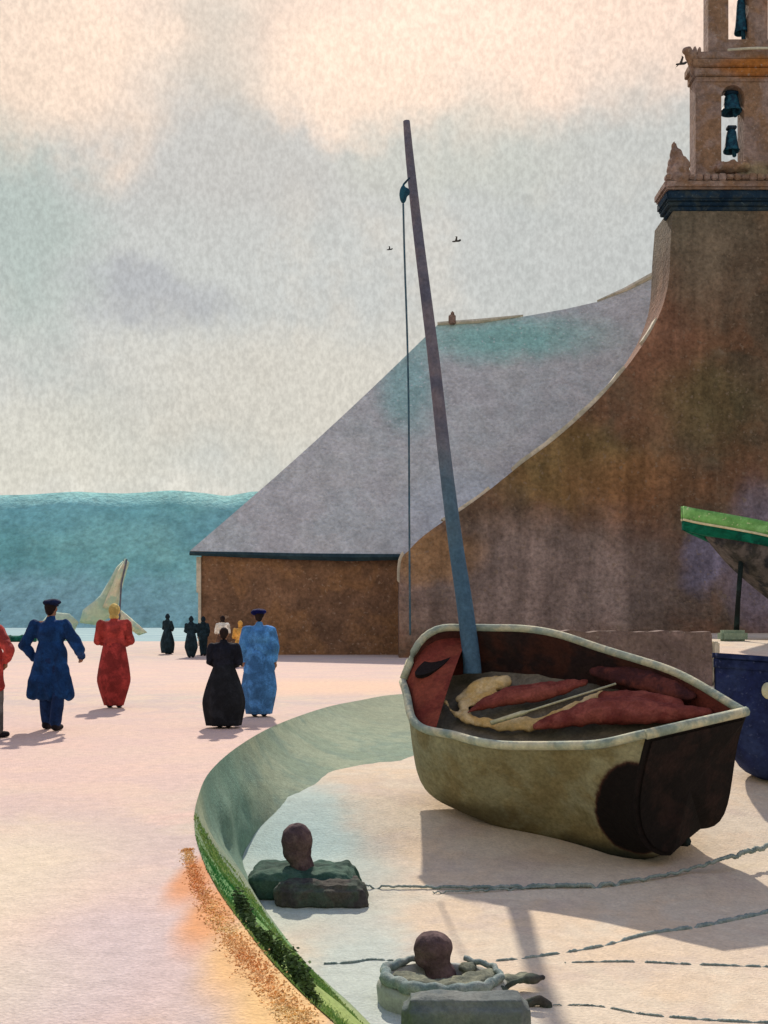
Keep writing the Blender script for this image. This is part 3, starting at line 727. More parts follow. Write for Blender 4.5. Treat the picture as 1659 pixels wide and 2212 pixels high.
def make_boat(label, bow, head, sx_, sheer, keel, beam, L_, mats, group=None, strakes=()):
    """bow point, heading dir (from bow aft), profile arrays over s"""
    hx, hy = head; px, py = -hy, hx
    st = []; N = 36
    for i in range(N+1):
        s = L_*i/N; st.append((bow[0]+hx*s, bow[1]+hy*s, px, py, max(.02, lag(s, sx_, beam)), lag(s, sx_, sheer), lag(s, sx_, keel)))
    root = empty('beached_boat', (bow[0]+hx*L_/2, bow[1]+hy*L_/2, min(keel))); tag(root, label, 'boat', group)
    R_ = loft(st); V, Fc = rings_mesh(R_); adopt(fromlists('hull', V, Fc, mats[0], smooth=True), root)
    st2 = [(a, b, c, d, max(.01, e-.05), f+.01, min(g+.08, f-.05)) for a, b, c, d, e, f, g in st]
    V, Fc = rings_mesh(loft(st2)); adopt(fromlists('inner_planking', V, Fc, mats[3], smooth=True), root)
    for nm_, m_, dz, hgt, prd in strakes:
        for s in (1, -1):
            bm = bmesh.new(); rows = []
            for (cx, cy, ax_, ay_, b, zs, zk) in st:
                row = []
                for q in range(5):
                    zz = dz-hgt*q/4
                    fr = min(1, max(0, -zz/(zs-zk))); ph = math.asin(min(1, fr**(1/1.1))); y = (b*math.cos(ph)**.55+prd)*s
                    row.append(bm.verts.new((cx+ax_*y, cy+ay_*y, zs+zz)))
                fr = min(1, max(0, -(dz)/(zs-zk)))
                row.append(bm.verts.new((cx+ax_*(b-.03)*s, cy+ay_*(b-.03)*s, zs+dz-hgt)))
                row.append(bm.verts.new((cx+ax_*(b-.03)*s, cy+ay_*(b-.03)*s, zs+dz)))
                rows.append(row)
            for a, b in zip(rows, rows[1:]):
                for q in range(7): bm.faces.new((a[q], a[(q+1) % 7], b[(q+1) % 7], b[q]))
            bm.faces.new(rows[0]); bm.faces.new(rows[-1][::-1])
            adopt(frombm(nm_, bm, m_, smooth=True), root)
    return root, st
m_lgreen = mat('light_green_paint', [(.47, .70, .40), (.55, .76, .48), (.42, .64, .36)], 2, .10, .18, .4, world_space=True, specks=(.85, .85, .7))
m_dgreen = mat('emerald_paint', [(.03, .36, .28), (.02, .28, .23), (.05, .42, .33)], 2, .10, .2, .4, world_space=True)
m_hulld = mat('dark_tarred_hull', [(.22, .22, .21), (.30, .29, .27), (.17, .18, .20), (.36, .34, .33)], 1.2, .12, .3, .5, world_space=True)
m_cream = mat('cream_paint', [(.82, .80, .66), (.78, .78, .66)], 2, .1, .15, .4, world_space=True)
YG = 32.0; gb = at(1474, 1098, YG); 
S_ = [0, .3, .75, 1.15, 1.66, 2.45, 4, 5.5, 8]
gz = [gb.z, gb.z-.09, gb.z-.20, gb.z-.30, gb.z-.42, gb.z-.62, gb.z-.85, gb.z-.90, gb.z-.75]
gk = [gb.z-.40, 4.22, 4.02, 3.62, 3.12, 2.50, 1.55, 1.20, 1.12]
green, gst = make_boat('green topped boat propped up high on legs beside the chapel, cut by the right edge', (gb.x, YG), (.985, .17), S_, gz, gk,
    [.05, .22, .50, .72, .95, 1.2, 1.45, 1.4, .9], 8.0, (m_hulld, m_lgreen, m_dgreen, m_inner),
    strakes=(('sheer_strake', m_lgreen, .06, .36, .05), ('rubbing_strake', m_cream, -.302, .06, .07), ('lower_strake', m_dgreen, -.364, .26, .045)))
for (u0, v0, u1, dy, lab) in [(1601, 1222, 1590, -.5, 0), (1760, 1290, 1765, -1.1, 0), (1760, 1290, 1765, 1.8, 0)]:
    a = at(u0, v0, YG+dy+.4); b = at(u1, 1380, YG+dy); bm = bmesh.new(); zt = beach_z(b.x, b.y)
    tube(bm, [a+Vector((0, 0, .15)), a.lerp(b, .5)+Vector((-.02, 0, 0)), Vector((b.x, b.y, zt+.1))], [.075, .07, .085], 8)
    lg = adopt(frombm('prop_leg', bm, m_keel, smooth=True), green)
    bm = bmesh.new(); add_box(bm, (b.x-.1, b.y, zt+.14), (.75, .5, .34), bev=.08); o = frombm('foot_block', bm, m_bank); o.parent = lg; o.matrix_parent_inverse = Matrix.Identity(4)
bm = bmesh.new(); add_box(bm, (gb.x+5.6, YG+.95, 1.08), (2.2, .3, .34), bev=.04); adopt(frombm('keel_block', bm, m_floor), green)

m_navy = mat('navy_shadow_hull', [(.13, .17, .33), (.10, .14, .28), (.17, .22, .37)], 1.5, .06, .25, .4, world_space=True, specks=(.3, .34, .48))
YN = 15.2; nb = at(1545, 1418, YN)  # boat shape added in place of a dark shadow mass, coloured navy like it
navy, _ = make_boat('added dark navy hull standing in for a shadow mass behind the olive boat, cut by the right edge', (nb.x, YN), (.97, .24), [0, .15, .4, 1, 2, 3.2, 4.4],
    [nb.z, nb.z-.01, nb.z-.03, nb.z-.08, nb.z-.14, nb.z-.14, nb.z-.05], [nb.z-.62, nb.z-1.05, -.42, -.72, -.80, -.78, -.6],
    [.03, .20, .42, .75, .95, .95, .6], 4.4, (m_navy, m_navy, m_navy, m_navy),
    strakes=(('gunwale', m_navy, .05, .07, .05), ('sheer_strake', m_navy, -.03, .12, .02)))
bm = bmesh.new(); ell(bm, at(1660, 1492, YN-.42), (.09, .07, .12)); o = blob('fender', bm, .015, m_cream, smooth=2, wr=.01); tag(o, 'small pale fender hanging on the side of the added navy hull', 'fender')

# sailing boat beyond the quay
m_sail = mat('sail_cream', [(.84, .82, .66), (.74, .80, .68), (.66, .76, .68), (.86, .82, .70)], .6, .3, .12, .3, world_space=True)
m_sailg = mat('sail_sea_green', [(.74, .80, .70), (.78, .82, .72), (.68, .78, .70)], .6, .3, .12, .3, world_space=True)
YB = 88.0
sb = empty('sailing_dinghy', tuple(at(190, 1415, YB))); tag(sb, 'small boat with pale cream and green sails moored beyond the quay', 'boat')
def sailm(name, pts, y, m, bulge=.5):
    c = sum([at(u, v, y) for u, v in pts], Vector())/len(pts); V = []; Fc = []; n = len(pts); K = 6
    for k in range(K+1):
        for u, v in pts: p = at(u, v, y); q = c.lerp(p, k/K); q.y -= bulge*(1-(k/K)**2); V.append(q)
    for k in range(K):
        for i in range(n): Fc.append((k*n+i, k*n+(i+1) % n, (k+1)*n+(i+1) % n, (k+1)*n+i))
    o = fromlists(name, V, Fc, m, smooth=True); s = o.modifiers.new('t', 'SOLIDIFY'); s.thickness = .04; return adopt(o, sb)
sailm('mainsail', [(272, 1206), (279, 1216), (268, 1250), (258, 1290), (254, 1318), (238, 1320), (222, 1312), (232, 1288), (244, 1262), (256, 1232)], YB, m_sail)
sailm('topsail', [(270, 1207), (252, 1226), (236, 1256), (218, 1286), (200, 1304), (180, 1318), (172, 1345), (205, 1350), (246, 1330), (256, 1280), (262, 1240)], YB+.6, m_sailg)
sailm('staysail', [(110, 1322), (96, 1338), (70, 1368), (60, 1384), (150, 1384), (170, 1344), (150, 1326)], YB+.3, m_sailg)
sailm('jib', [(262, 1318), (285, 1338), (318, 1366), (300, 1372), (270, 1352), (258, 1340)], YB-.3, m_sail)
bm = bmesh.new(); tube(bm, [at(274, 1208, YB-.4), at(262, 1262, YB-.4), at(258, 1330, YB-.4), at(256, 1400, YB-.4)], .07, 6); adopt(frombm('mast', bm, m_mast), sb)
hs = []
for i in range(15):
    s = i/14; p = at(75+250*s, 0, YB-1); hs.append((p.x, p.y, 0, 1, .05+.9*math.sin(math.pi*min(1, s*.92+.04)), -.35+.5*(s-.5)**2, -1.9))
V, Fc = rings_mesh(loft(hs)); adopt(fromlists('hull', V, Fc, m_cream, smooth=True), sb)

# ------------------------------------------------------------------ bollards, ropes, hook on the beach
m_boll = mat('bollard_rusty_iron', [(.36, .29, .29), (.31, .25, .26), (.41, .34, .33)], 4, .03, .28, .6, world_space=True)
m_blockg = mat('weedy_green_stone', [(.22, .34, .29), (.28, .38, .32), (.18, .28, .24)], 2.5, .035, .25, .6, world_space=True)
m_blockd = mat('dark_wet_stone', [(.30, .29, .26), (.25, .24, .24), (.28, .32, .28)], 3, .03, .28, .6, world_space=True)
m_greyst = mat('grey_quay_stone', [(.40, .43, .42), (.36, .40, .40), (.45, .47, .45)], 2, .025, .2, .6, world_space=True)
m_rope2 = mat('tarred_rope_green_grey', [(.50, .56, .54), (.43, .50, .49), (.56, .60, .57)], 8, .012, .3, .7, world_space=True)
def rough_slab(pts_img, z, zt, m, name, vox, wr, yref=None):
    bm = bmesh.new(); P = [gp(u, v, z) for u, v in pts_img]
    vs = [bm.verts.new((p.x, p.y, z-.06)) for p in P]; f = bm.faces.new(vs)
    ex = bmesh.ops.extrude_face_region(bm, geom=[f])
    for g_ in ex['geom']:
        if isinstance(g_, bmesh.types.BMVert): g_.co.z = zt
    bmesh.ops.recalc_face_normals(bm, faces=bm.faces)
    return blob(name, bm, vox, m, smooth=4, wr=wr, wsc=8)
ZB = BASE
b1 = empty('mooring_bollard', tuple(gp(655, 1950, ZB))); tag(b1, 'round headed iron bollard on a dark green stone slab below the grass bank', 'bollard', 'mooring bollards on the beach')
Yb = 10.7
def slab_box(u0, u1, vtop, vbot, Y, depth, m, name, skew=0, vox=.02, wr=.03):
    a = at(u0, vbot, Y); b = at(u1, vbot, Y); zt = at(u0, vtop, Y+depth*.5).z; zb = min(a.z, beach_z(a.x, Y))-.05
    bm = bmesh.new(); add_box(bm, ((a.x+b.x)/2, Y+depth/2, (zt+zb)/2), (b.x-a.x, depth, zt-zb), bev=.05)
    add_box(bm, ((a.x+b.x)/2-.2*(b.x-a.x), Y+depth/2+.02, (zt+zb)/2+.012), ((b.x-a.x)*.45, depth*.9, zt-zb), bev=.05)
    for v in bm.verts: v.co.x += skew*(1 if v.co.z < (zt+zb)/2 else 0)*(1 if v.co.x > (a.x+b.x)/2 else .6)
    return blob(name, bm, vox, m, smooth=3, wr=wr, wsc=7)
adopt(slab_box(532, 762, 1872, 1945, Yb+.1, .7, m_blockg, 'base_slab', .09), b1)
adopt(slab_box(590, 785, 1900, 1962, Yb-.12, .5, m_blockd, 'step_stone', .04), b1)
def head(u, v0, v1, w_px, Y, root, side=1):
    c = at(u, (v0+v1)/2, Y); h = (v1-v0)*Y/F; r = w_px/2*Y/F; bm = bmesh.new()
    ell(bm, c+Vector((-.1*r, 0, .12*h)), (r, r*.9, h*.42)); ell(bm, c+Vector((-.12*r, 0, -.15*h)), (r*.92, r*.8, h*.30))
    cap(bm, c+Vector((0, 0, -.2*h)), r*.62, c+Vector((.05, 0, -.62*h)), r*.75)
    o = blob('bollard_post', bm, .012, m_boll, smooth=5, wr=.01, wsc=9); return adopt(o, root)
head(645, 1780, 1872, 70, Yb+.4, b1)
b2 = empty('mooring_bollard', tuple(gp(950, 2160, ZB))); tag(b2, 'dark iron bollard standing in a coiled ring of rope, nearest the camera', 'bollard', 'mooring bollards on the beach')
Yc = 8.4
head(940, 2014, 2100, 90, Yc-.1, b2)
c0 = gp(955, 2125, ZB+.12)
# ring basin of stone under the coil
rx = 128*Yc/F; ry = .40
bm = bmesh.new(); lathe(bm, [(rx*1.02, -.22), (rx*1.06, .02), (rx*1.0, .06), (rx*.86, .06), (rx*.80, -.02), (.05, -.03)], 40, (c0.x, c0.y, c0.z-.02), 1, ry/rx)
adopt(blob('basin_stone', bm, .02, mat('pale_basin_stone', [(.62, .64, .61), (.68, .68, .64)], 2, .025, .18, .5, world_space=True), smooth=3, wr=.012), b2)
coil = bmesh.new(); pts = []
for k in range(0, 75):
    a = 2.0+k/74*2*math.pi*.86; r_ = .93+.03*math.sin(k*.7)
    pts.append(Vector((c0.x+rx*r_*math.cos(a), c0.y+ry*r_*math.sin(a), c0.z+.075+.008*math.sin(k*1.3))))
tube(coil, pts, [.022+.026*math.sin(math.pi*min(1, k/60)) for k in range(75)], 8)
cr = frombm('rope_coil', coil, m_rope2, smooth=True); tag(cr, 'dark ring of heavy rope laid round the nearest bollard', 'rope')
def weed(name, blobs, z, m, label, cat, vox=.015):
    bm = bmesh.new()
    for u, v, a, b_ in blobs:
        p = gp(u, v, z); ell(bm, p, (a, b_, .03))
    o = blob(name, bm, vox, m, smooth=2, wr=.02, wsc=12); tag(o, label, cat); return o
m_weed = mat('seaweed_grey_green', [(.42, .44, .38), (.36, .38, .33), (.50, .51, .43)], 5, .02, .28, .6, world_space=True)
weed('seaweed', [(880, 2110, .12, .09), (900, 2120, .14, .1), (960, 2124, .16, .1), (1000, 2120, .14, .12), (1035, 2110, .14, .12), (1062, 2104, .09, .1), (1010, 2090, .06, .1)], ZB+.16, m_weed,
     'grey green seaweed heaped inside the rope ring round the bollard', 'seaweed')
weed('seaweed', [(1100, 2115, .14, .07), (1140, 2112, .12, .06), (1085, 2128, .08, .05), (1060, 2140, .12, .05), (1030, 2148, .1, .05)], ZB+.10, m_weed,
     'pale strand of seaweed between the rope ring and the iron hook', 'seaweed')
gs = slab_box(868, 1150, 2150, 2290, 6.75, .28, m_greyst, 'stone_block', .0, wr=.012); tag(gs, 'squared grey stone block in front of the rope ring at the bottom edge', 'stone block')
bm = bmesh.new(); hk = [(1083, 2138, .035), (1095, 2155, .05), (1105, 2175, .045), (1135, 2168, .035), (1165, 2160, .04), (1182, 2172, .04), (1188, 2190, .03)]
for a, b in zip(hk, hk[1:]): cap(bm, at(a[0], a[1], 7.9), a[2]*.9, at(b[0], b[1], 7.9), b[2]*.9)
for a, b in zip([(1085, 2136), (1110, 2122), (1140, 2112)], [(1110, 2122), (1140, 2112), (1172, 2112)]): cap(bm, at(a[0], a[1], 7.95), .014, at(b[0], b[1], 7.95), .02)
ell(bm, at(1150, 2114, 7.95), (.07, .05, .035))
hook = blob('iron_hook', bm, .010, m_blockd, smooth=2, wr=.008, wsc=14); tag(hook, 'bent dark iron hook at the corner of the grey stone block', 'hook')
def rope(label, img, rads, bury=.0, ph=0):
    pts = []; im = catmull([(u, v, 0) for u, v in img], 40)
    for i, q in enumerate(im):
        p = gp(q.x, q.y, ZB); z = beach_z(p.x, p.y); p = gp(q.x, q.y, z)
        p.z = z+.006-bury*max(0, noise.noise(Vector((i*.11+ph, ph, 0))))+.006*noise.noise(Vector((i*.7, ph, 2))); pts.append(p)
    n = len(pts); bm = bmesh.new(); rr = [.68*float(np.interp(i/(n-1), [k/(len(rads)-1) for k in range(len(rads))], rads))*(1+.45*noise.noise(Vector((i*.9, ph, 5)))) for i in range(n)]
    tube(bm, pts, rr, 7); o = frombm('mooring_rope', bm, m_rope2, smooth=True); tag(o, label, 'rope', 'mooring ropes lying on the sand')
rope('rope running right from the green slab bollard, past the olive boat', [(780, 1914), (900, 1916), (1050, 1917), (1180, 1914), (1290, 1912), (1380, 1900), (1480, 1880), (1560, 1856), (1640, 1832), (1720, 1810)], [.012, .022, .034, .034, .024, .026, .038, .04], .09, 1)
rope('second thin strand beside the rope from the green slab bollard', [(935, 1927), (1010, 1925), (1090, 1921), (1170, 1917)], [.008, .016, .012], .05, 3)
rope('long mooring rope rising to the right from the rope ring', [(1030, 2080), (1150, 2068), (1290, 2046), (1400, 2018), (1500, 2004), (1600, 1984), (1700, 1962)], [.010, .018, .022, .026, .036, .04, .036], .06, 7)
rope('thin rope lying level across the sand right of the rope ring', [(1220, 2080), (1350, 2078), (1480, 2083), (1620, 2088), (1700, 2090)], [.008, .014, .014, .016, .014], .07, 11)
rope('short rope end left of the near bollard, running into the grass bank', [(700, 2083), (760, 2080), (800, 2074), (850, 2076)], [.012, .018, .014, .01], .02, 13)
rope('thin rope trailing from the iron hook to the bottom right corner', [(1195, 2172), (1290, 2174), (1380, 2190), (1480, 2200), (1600, 2208), (1720, 2212)], [.006, .009, .01, .014, .016, .016], .03, 17)

# ------------------------------------------------------------------ grass, dry grass, bushes
def grass(name, pts, n, hrange, cols, label, lean=.4):
    """pts(): returns ground point; many blades in one object"""
    V = []; Fc = []; idx = []
    for i in range(n):
        p = pts()
        if p is None: continue
        h = random.uniform(*hrange); a = random.uniform(0, 6.28); w_ = h*.13+.004; d = Vector((math.cos(a), math.sin(a), 0))
        l = Vector((random.uniform(-lean, lean), random.uniform(-lean, lean), 1))*h; b = len(V)
        V += [p-d*w_, p+d*w_, p+l*.55+d*w_*.7, p+l*.55-d*w_*.7, p+l+Vector((random.uniform(-.3, .3)*h, random.uniform(-.3, .3)*h, -.05*h))]
        Fc += [(b, b+1, b+2, b+3), (b+3, b+2, b+4)]; 
    o = fromlists(name, V, Fc, cols); tag(o, label, 'grass', kind='stuff'); return o
m_dry = mat('dry_grass', [(.93, .78, .52), (.95, .84, .60), (.90, .70, .44), (.94, .80, .55)], 2.2, .03, .2, .2, world_space=True,
    patches=[((-1.15, 6.4, 0), (.16, 1.3, 1), (.88, .62, .38), .85, .6), ((-.62, 4.9, 0), (.22, .5, 1), (.90, .66, .44), .6, .5)], nscale=3, namp=.25)
DL = [(380, 1835), (392, 1900), (408, 1960), (440, 2030), (478, 2090), (530, 2160), (580, 2225), (680, 2400)]
DR = [(425, 1832), (440, 1870), (480, 1930), (545, 2005), (600, 2070), (680, 2160), (725, 2225), (860, 2400)]
dl = catmull([gp(u, v, 0) for u, v in DL], 5); dr = catmull([gp(u, v, 0) for u, v in DR], 5)
def dry_pt():
    i = random.random()*(len(dl)-1); k = int(i); f_ = i-k; a = dl[k].lerp(dl[k+1], f_); b = dr[k].lerp(dr[k+1], f_)
    t = random.gauss(.52, .15)
    if t > 1.02 or t < -.35: return None
    p = a.lerp(b, t); p.z = 0; return p
grass('dry_grass', dry_pt, 6500, (.003, .009), m_dry, 'burnt orange and yellow dry grass along the edge of the quay', 1.6)
m_gg = mat('fresh_grass', [(.44, .60, .32), (.58, .68, .40), (.50, .63, .36), (.64, .71, .44)], 3, .03, .2, .2, world_space=True,
    patches=[((-1.05, 7.6, -.3), (.22, .9, 1), (.20, .52, .28), .9, .5)], nscale=3, namp=.2)
m_gd = mat('dark_grass', [(.32, .40, .24), (.38, .45, .27), (.28, .36, .24)], 3, .03, .25, .2, world_space=True)
def bank_pt(i0, i1, t0, t1):
    def f_():
        i = random.uniform(i0, i1); k = int(i); fr = i-k
        a = top_c[k].lerp(top_c[k+1], fr); b = toe_c[k].lerp(toe_c[k+1], fr); t = random.uniform(t0, t1)
        p = a.lerp(b, t); p.z = (beach_z(b.x, b.y)-.03)*(t**.85); return p
    return f_
grass('green_grass', bank_pt(50, 90, 0, .8), 26000, (.008, .028), m_gg, 'vivid green grass on the near slope of the bank')
0 and grass('bank_grass', bank_pt(14, 50, 0, 1.0), 9000, (.006, .015), m_bank, 'short blue green turf on the far curve of the bank')
def bush(u, v, ru, rv, label, z=-.15):
    c = gp(u, v, z); bm = bmesh.new(); Y = c.y
    for k in range(10):
        a = random.uniform(-1, 1); bq = a*.8+random.uniform(-.35, .35)
        p = at(u+a*ru, v+bq*rv, Y-bq*.35)
        ell(bm, p, (.05, .05, .04), sub=1)
    V = []; Fc = []
    for k in range(1500):
        a = random.gauss(0, .5); bq = a*.85+random.gauss(0, .28)
        if abs(a) > 1.1: continue
        p = at(u+a*ru, v+bq*rv, Y-bq*rv*.0016)+Vector((random.uniform(-.02, .02), random.uniform(-.03, .03), random.uniform(-.01, .02)))
        n1 = Vector((random.gauss(0, 1), random.gauss(0, 1), random.gauss(0, 1))).normalized(); x, y = frame(n1); s = random.uniform(.008, .02); b = len(V)
        V += [p-x*s, p-y*s*.5, p+x*s, p+y*s*.5]; Fc.append((b, b+1, b+2, b+3))
    root = empty('bush', tuple(c-Vector((0, 0, .1)))); tag(root, label, 'bush', 'dark bushes on the bank')
    adopt(fromlists('foliage', V, Fc, m_gd), root); bm.free()
    bm = bmesh.new(); tube(bm, [c-Vector((0, 0, .12)), c], [.012, .006], 6); adopt(frombm('stem', bm, m_boll), root)
bush(572, 2042, 62, 52, 'long dark olive bush in the middle of the near grass slope')
bush(655, 2130, 30, 60, 'dark bush lower on the grass slope, nearest the bottom edge')
bush(528, 1968, 16, 30, 'smallest dark tuft at the top end of the grass slope')

# ------------------------------------------------------------------ people
skin = mat('skin', [(.60, .45, .36), (.56, .41, .33)], 6, .03, .1, .1)
hair = mat('dark_hair', [(.13, .10, .10), (.17, .13, .12)], 6, .03, .2, .3)
def cloth(nm, c, g=.02, amp=.25):
    c2 = tuple(min(1, x*1.18+.01) for x in c); c3 = tuple(x*.84 for x in c)
    return mat(nm, [c, c2, c3], 3.5, g, amp, .4)
shoe = cloth('shoe_leather', (.12, .11, .13))
def person(loc, H, label, face=180, kind='woman', top=None, bottom=None, hat=None, hatm=None, hem=.10, hw=.28, stance=None, arms='down', vox=.0085, stride=0.0, lean=0, sc_x=1.0, apron=None, coat_len=.62, hairm=None):
    """face: heading in degrees, 180 = back to the viewer (looks along +Y). Model is built facing -Y."""
    k = H/1.72
    if stance is None: stance = -.03 if kind == 'woman' or hem < .2 else .05
    root = empty('person', (loc[0], loc[1], loc[2]), R(face)); tag(root, label, 'person', 'people walking on the quay')
    def S(x, y, z): return Vector((x*k*sc_x, y*k, z*k))
    # joints
    hipL, hipR = S(.09, 0, .92), S(-.09, 0, .92)
    knL, knR = S(.10+stance*.3, -stride*.6-.02, .50), S(-.10-stance*.3, stride*.35-.02, .50)
    anL, anR = S(.10+stance, -stride, .09), S(-.10-stance, stride, .09+(.06 if stride > .1 else 0))
    sh = [S(.185, .01, 1.41), S(-.185, .01, 1.41)]
    if arms == 'down': elb = [S(.235, .03, 1.13), S(-.235, .03, 1.13)]; wr_ = [S(.23, -.06, .88), S(-.23, -.06, .88)]
    elif arms == 'hips': elb = [S(.40, .06, 1.16), S(-.40, .06, 1.16)]; wr_ = [S(.20, -.08, .98), S(-.20, -.08, .98)]
    elif arms == 'pocket': elb = [S(.33, .05, 1.14), S(-.38, .04, 1.10)]; wr_ = [S(.22, -.10, .93), S(-.30, -.20, .97)]
    else: elb = [S(.24, -.02, 1.14), S(-.24, -.02, 1.14)]; wr_ = [S(.09, -.22, 1.06), S(-.09, -.22, 1.06)]
    bm = bmesh.new()
    for h_, kn, an in ((hipL, knL, anL), (hipR, knR, anR)):
        cap(bm, h_, .088*k, kn, .058*k); cap(bm, kn, .056*k, an, .040*k)
        cap(bm, an+Vector((0, .02*k, -.035*k)), .042*k, an+Vector((0, -.15*k, -.055*k)), .032*k)
    ell(bm, S(0, .01, .97), (.155*k, .11*k, .13*k)); ell(bm, S(0, .0, 1.12), (.13*k, .095*k, .14*k)); ell(bm, S(0, .005, 1.30), (.165*k, .115*k, .16*k))
    cap(bm, S(.14, .01, 1.42), .055*k, S(-.14, .01, 1.42), .055*k)
    cap(bm, S(0, .01, 1.44), .055*k, S(0, -.01, 1.56), .050*k)
    for s in (0, 1):
        cap(bm, sh[s], .056*k, elb[s], .042*k); cap(bm, elb[s], .041*k, wr_[s], .027*k)
        d = (wr_[s]-elb[s]).normalized(); sg = 1 if s == 0 else -1
        pc = wr_[s]+d*.05*k; ell(bm, pc, (.032*k, .036*k, .045*k))
        side = Vector((0, -1, 0)) if arms in ('down', 'pocket') else Vector((0, 0, 1)); inw = Vector((-sg, 0, 0))
        for q in range(4):
            o_ = side*(.028-.018*q)*k; ln = (.075, .085, .08, .062)[q]*k
            a = pc+d*.025*k+o_; m1 = a+d*ln*.55+inw*.008*k; e = m1+d*ln*.45+inw*.022*k
            cap(bm, a, .0105*k, m1, .0095*k, 6); cap(bm, m1, .0095*k, e, .008*k, 6)
        a = wr_[s]+d*.02*k+side*.025*k; m1 = a+d*.03*k+side*.03*k; e = m1+d*.03*k+inw*.01*k
        cap(bm, a, .012*k, m1, .0105*k, 6); cap(bm, m1, .0105*k, e, .009*k, 6)
    # head with face
    hc_ = S(0, -.015, 1.635); ell(bm, hc_+Vector((0, .01*k, .015*k)), (.074*k, .093*k, .095*k), sub=3); ell(bm, hc_+Vector((0, -.025*k, -.05*k)), (.055*k, .062*k, .062*k))
    cap(bm, hc_+Vector((0, -.085*k, .012*k)), .012*k, hc_+Vector((0, -.105*k, -.018*k)), .015*k, 8)
    ell(bm, hc_+Vector((0, -.083*k, -.052*k)), (.024*k, .012*k, .009*k)); ell(bm, hc_+Vector((0, -.075*k, -.095*k)), (.025*k, .02*k, .02*k))
    for s in (1, -1): ell(bm, hc_+Vector((.076*k*s, .01*k, -.005*k)), (.012*k, .022*k, .034*k)); ell(bm, hc_+Vector((.03*k*s, -.083*k, .03*k)), (.022*k, .012*k, .008*k))
    body = blob('body', bm, vox*k, skin, root, smooth=2)
    for s in (1, -1):
        bm = bmesh.new(); ell(bm, hc_+Vector((.03*k*s, -.080*k, .012*k)), (.011*k, .008*k, .007*k), sub=1)
        frombm('eye', bm, hair, body, True)
    bm = bmesh.new(); ell(bm, hc_+Vector((0, .025*k, .03*k)), (.081*k, .092*k, .092*k), sub=3); ell(bm, hc_+Vector((0, .06*k, -.03*k)), (.06*k, .05*k, .06*k))
    blob('hair', bm, .010*k, hairm or hair, root, smooth=2, wr=.004, wsc=30)
    for an in (anL, anR):
        bm = bmesh.new(); cap(bm, an+Vector((0, .025*k, -.035*k)), .052*k, an+Vector((0, -.16*k, -.05*k)), .040*k); cap(bm, an+Vector((0, .01*k, .06*k)), .05*k, an+Vector((0, .02*k, -.03*k)), .052*k)
        for v in bm.verts: v.co.z = max(v.co.z, .0 if an.z < .1*k+.001 else an.z-.09*k)
        blob('shoe', bm, .012*k, shoe, root, smooth=2)
    # upper garment with sleeves
    bm = bmesh.new(); ell(bm, S(0, .01, 1.30), (.205*k*sc_x, .15*k, .185*k)); ell(bm, S(0, .01, 1.12), (.18*k*sc_x, .14*k, .17*k)); cap(bm, S(.15, .01, 1.415), .075*k, S(-.15, .01, 1.415), .075*k)
    cap(bm, S(0, .01, 1.42), .075*k, S(0, .0, 1.50), .066*k)
    for s in (0, 1):
        cap(bm, sh[s], .083*k, elb[s], .072*k); cap(bm, elb[s], .073*k, elb[s].lerp(wr_[s], .84), .05*k)
    if kind == 'man':
        zb = 1.72*(1-coat_len)
        for s in (-1, -.5, 0, .5, 1): cap(bm, S(.07*s, .01, 1.08), .13*k, S(.15*s*hw/.24, .03, zb), .085*k)
    elif kind == 'smock':
        zb = .78
        for s in (-1, -.5, 0, .5, 1): cap(bm, S(.07*s, .01, 1.08), .13*k, S(.14*s, .01, zb), .095*k)
    blob('coat' if kind == 'man' else 'blouse' if kind == 'woman' else 'smock', bm, .013*k, top, root, smooth=4, wr=.026*k, wsc=8/k, seed=loc[0])
    # lower garment
    if kind in ('man', 'smock') and kind == 'man' or (kind == 'smock' and hem > .2):
        bm = bmesh.new()
        for h_, kn, an in ((hipL, knL, anL), (hipR, knR, anR)):
            cap(bm, h_, .12*k, kn, .095*k); cap(bm, kn, .095*k, an+Vector((0, 0, .03*k)), .078*k)
        ell(bm, S(0, .01, .95), (.17*k, .13*k, .12*k))
        blob('trousers', bm, .013*k, bottom, root, smooth=4, wr=.012*k, wsc=8/k)
    else:
        # flared skirt: folded profile
        V = []; Fc = []; n = 48; rows = 16
        for j in range(rows+1):
            t = j/rows; z = 1.10+(hem-1.10)*t
            r0 = .16+(hw-.16)*math.sin(min(1, t*1.25)*math.pi/2) if hw > .2 else .16
            if isinstance(apron, float): r0 *= (1-apron*max(0, t-.6)/.4)
            for i in range(n):
                a = 2*math.pi*i/n; fo = 1+.06*t*math.sin(a*9+loc[0])+.04*t*math.sin(a*5+1)
                V.append((r0*fo*math.cos(a)*k*sc_x, (r0*.82*fo*math.sin(a)+.01)*k, z*k))
        for j in range(rows):
            for i in range(n): Fc.append((j*n+i, j*n+(i+1) % n, (j+1)*n+(i+1) % n, (j+1)*n+i))
        Fc.append(tuple(range(n))); Fc.append(tuple(rows*n+i for i in range(n)))
        fromlists('skirt', V, Fc, bottom, root, smooth=True)
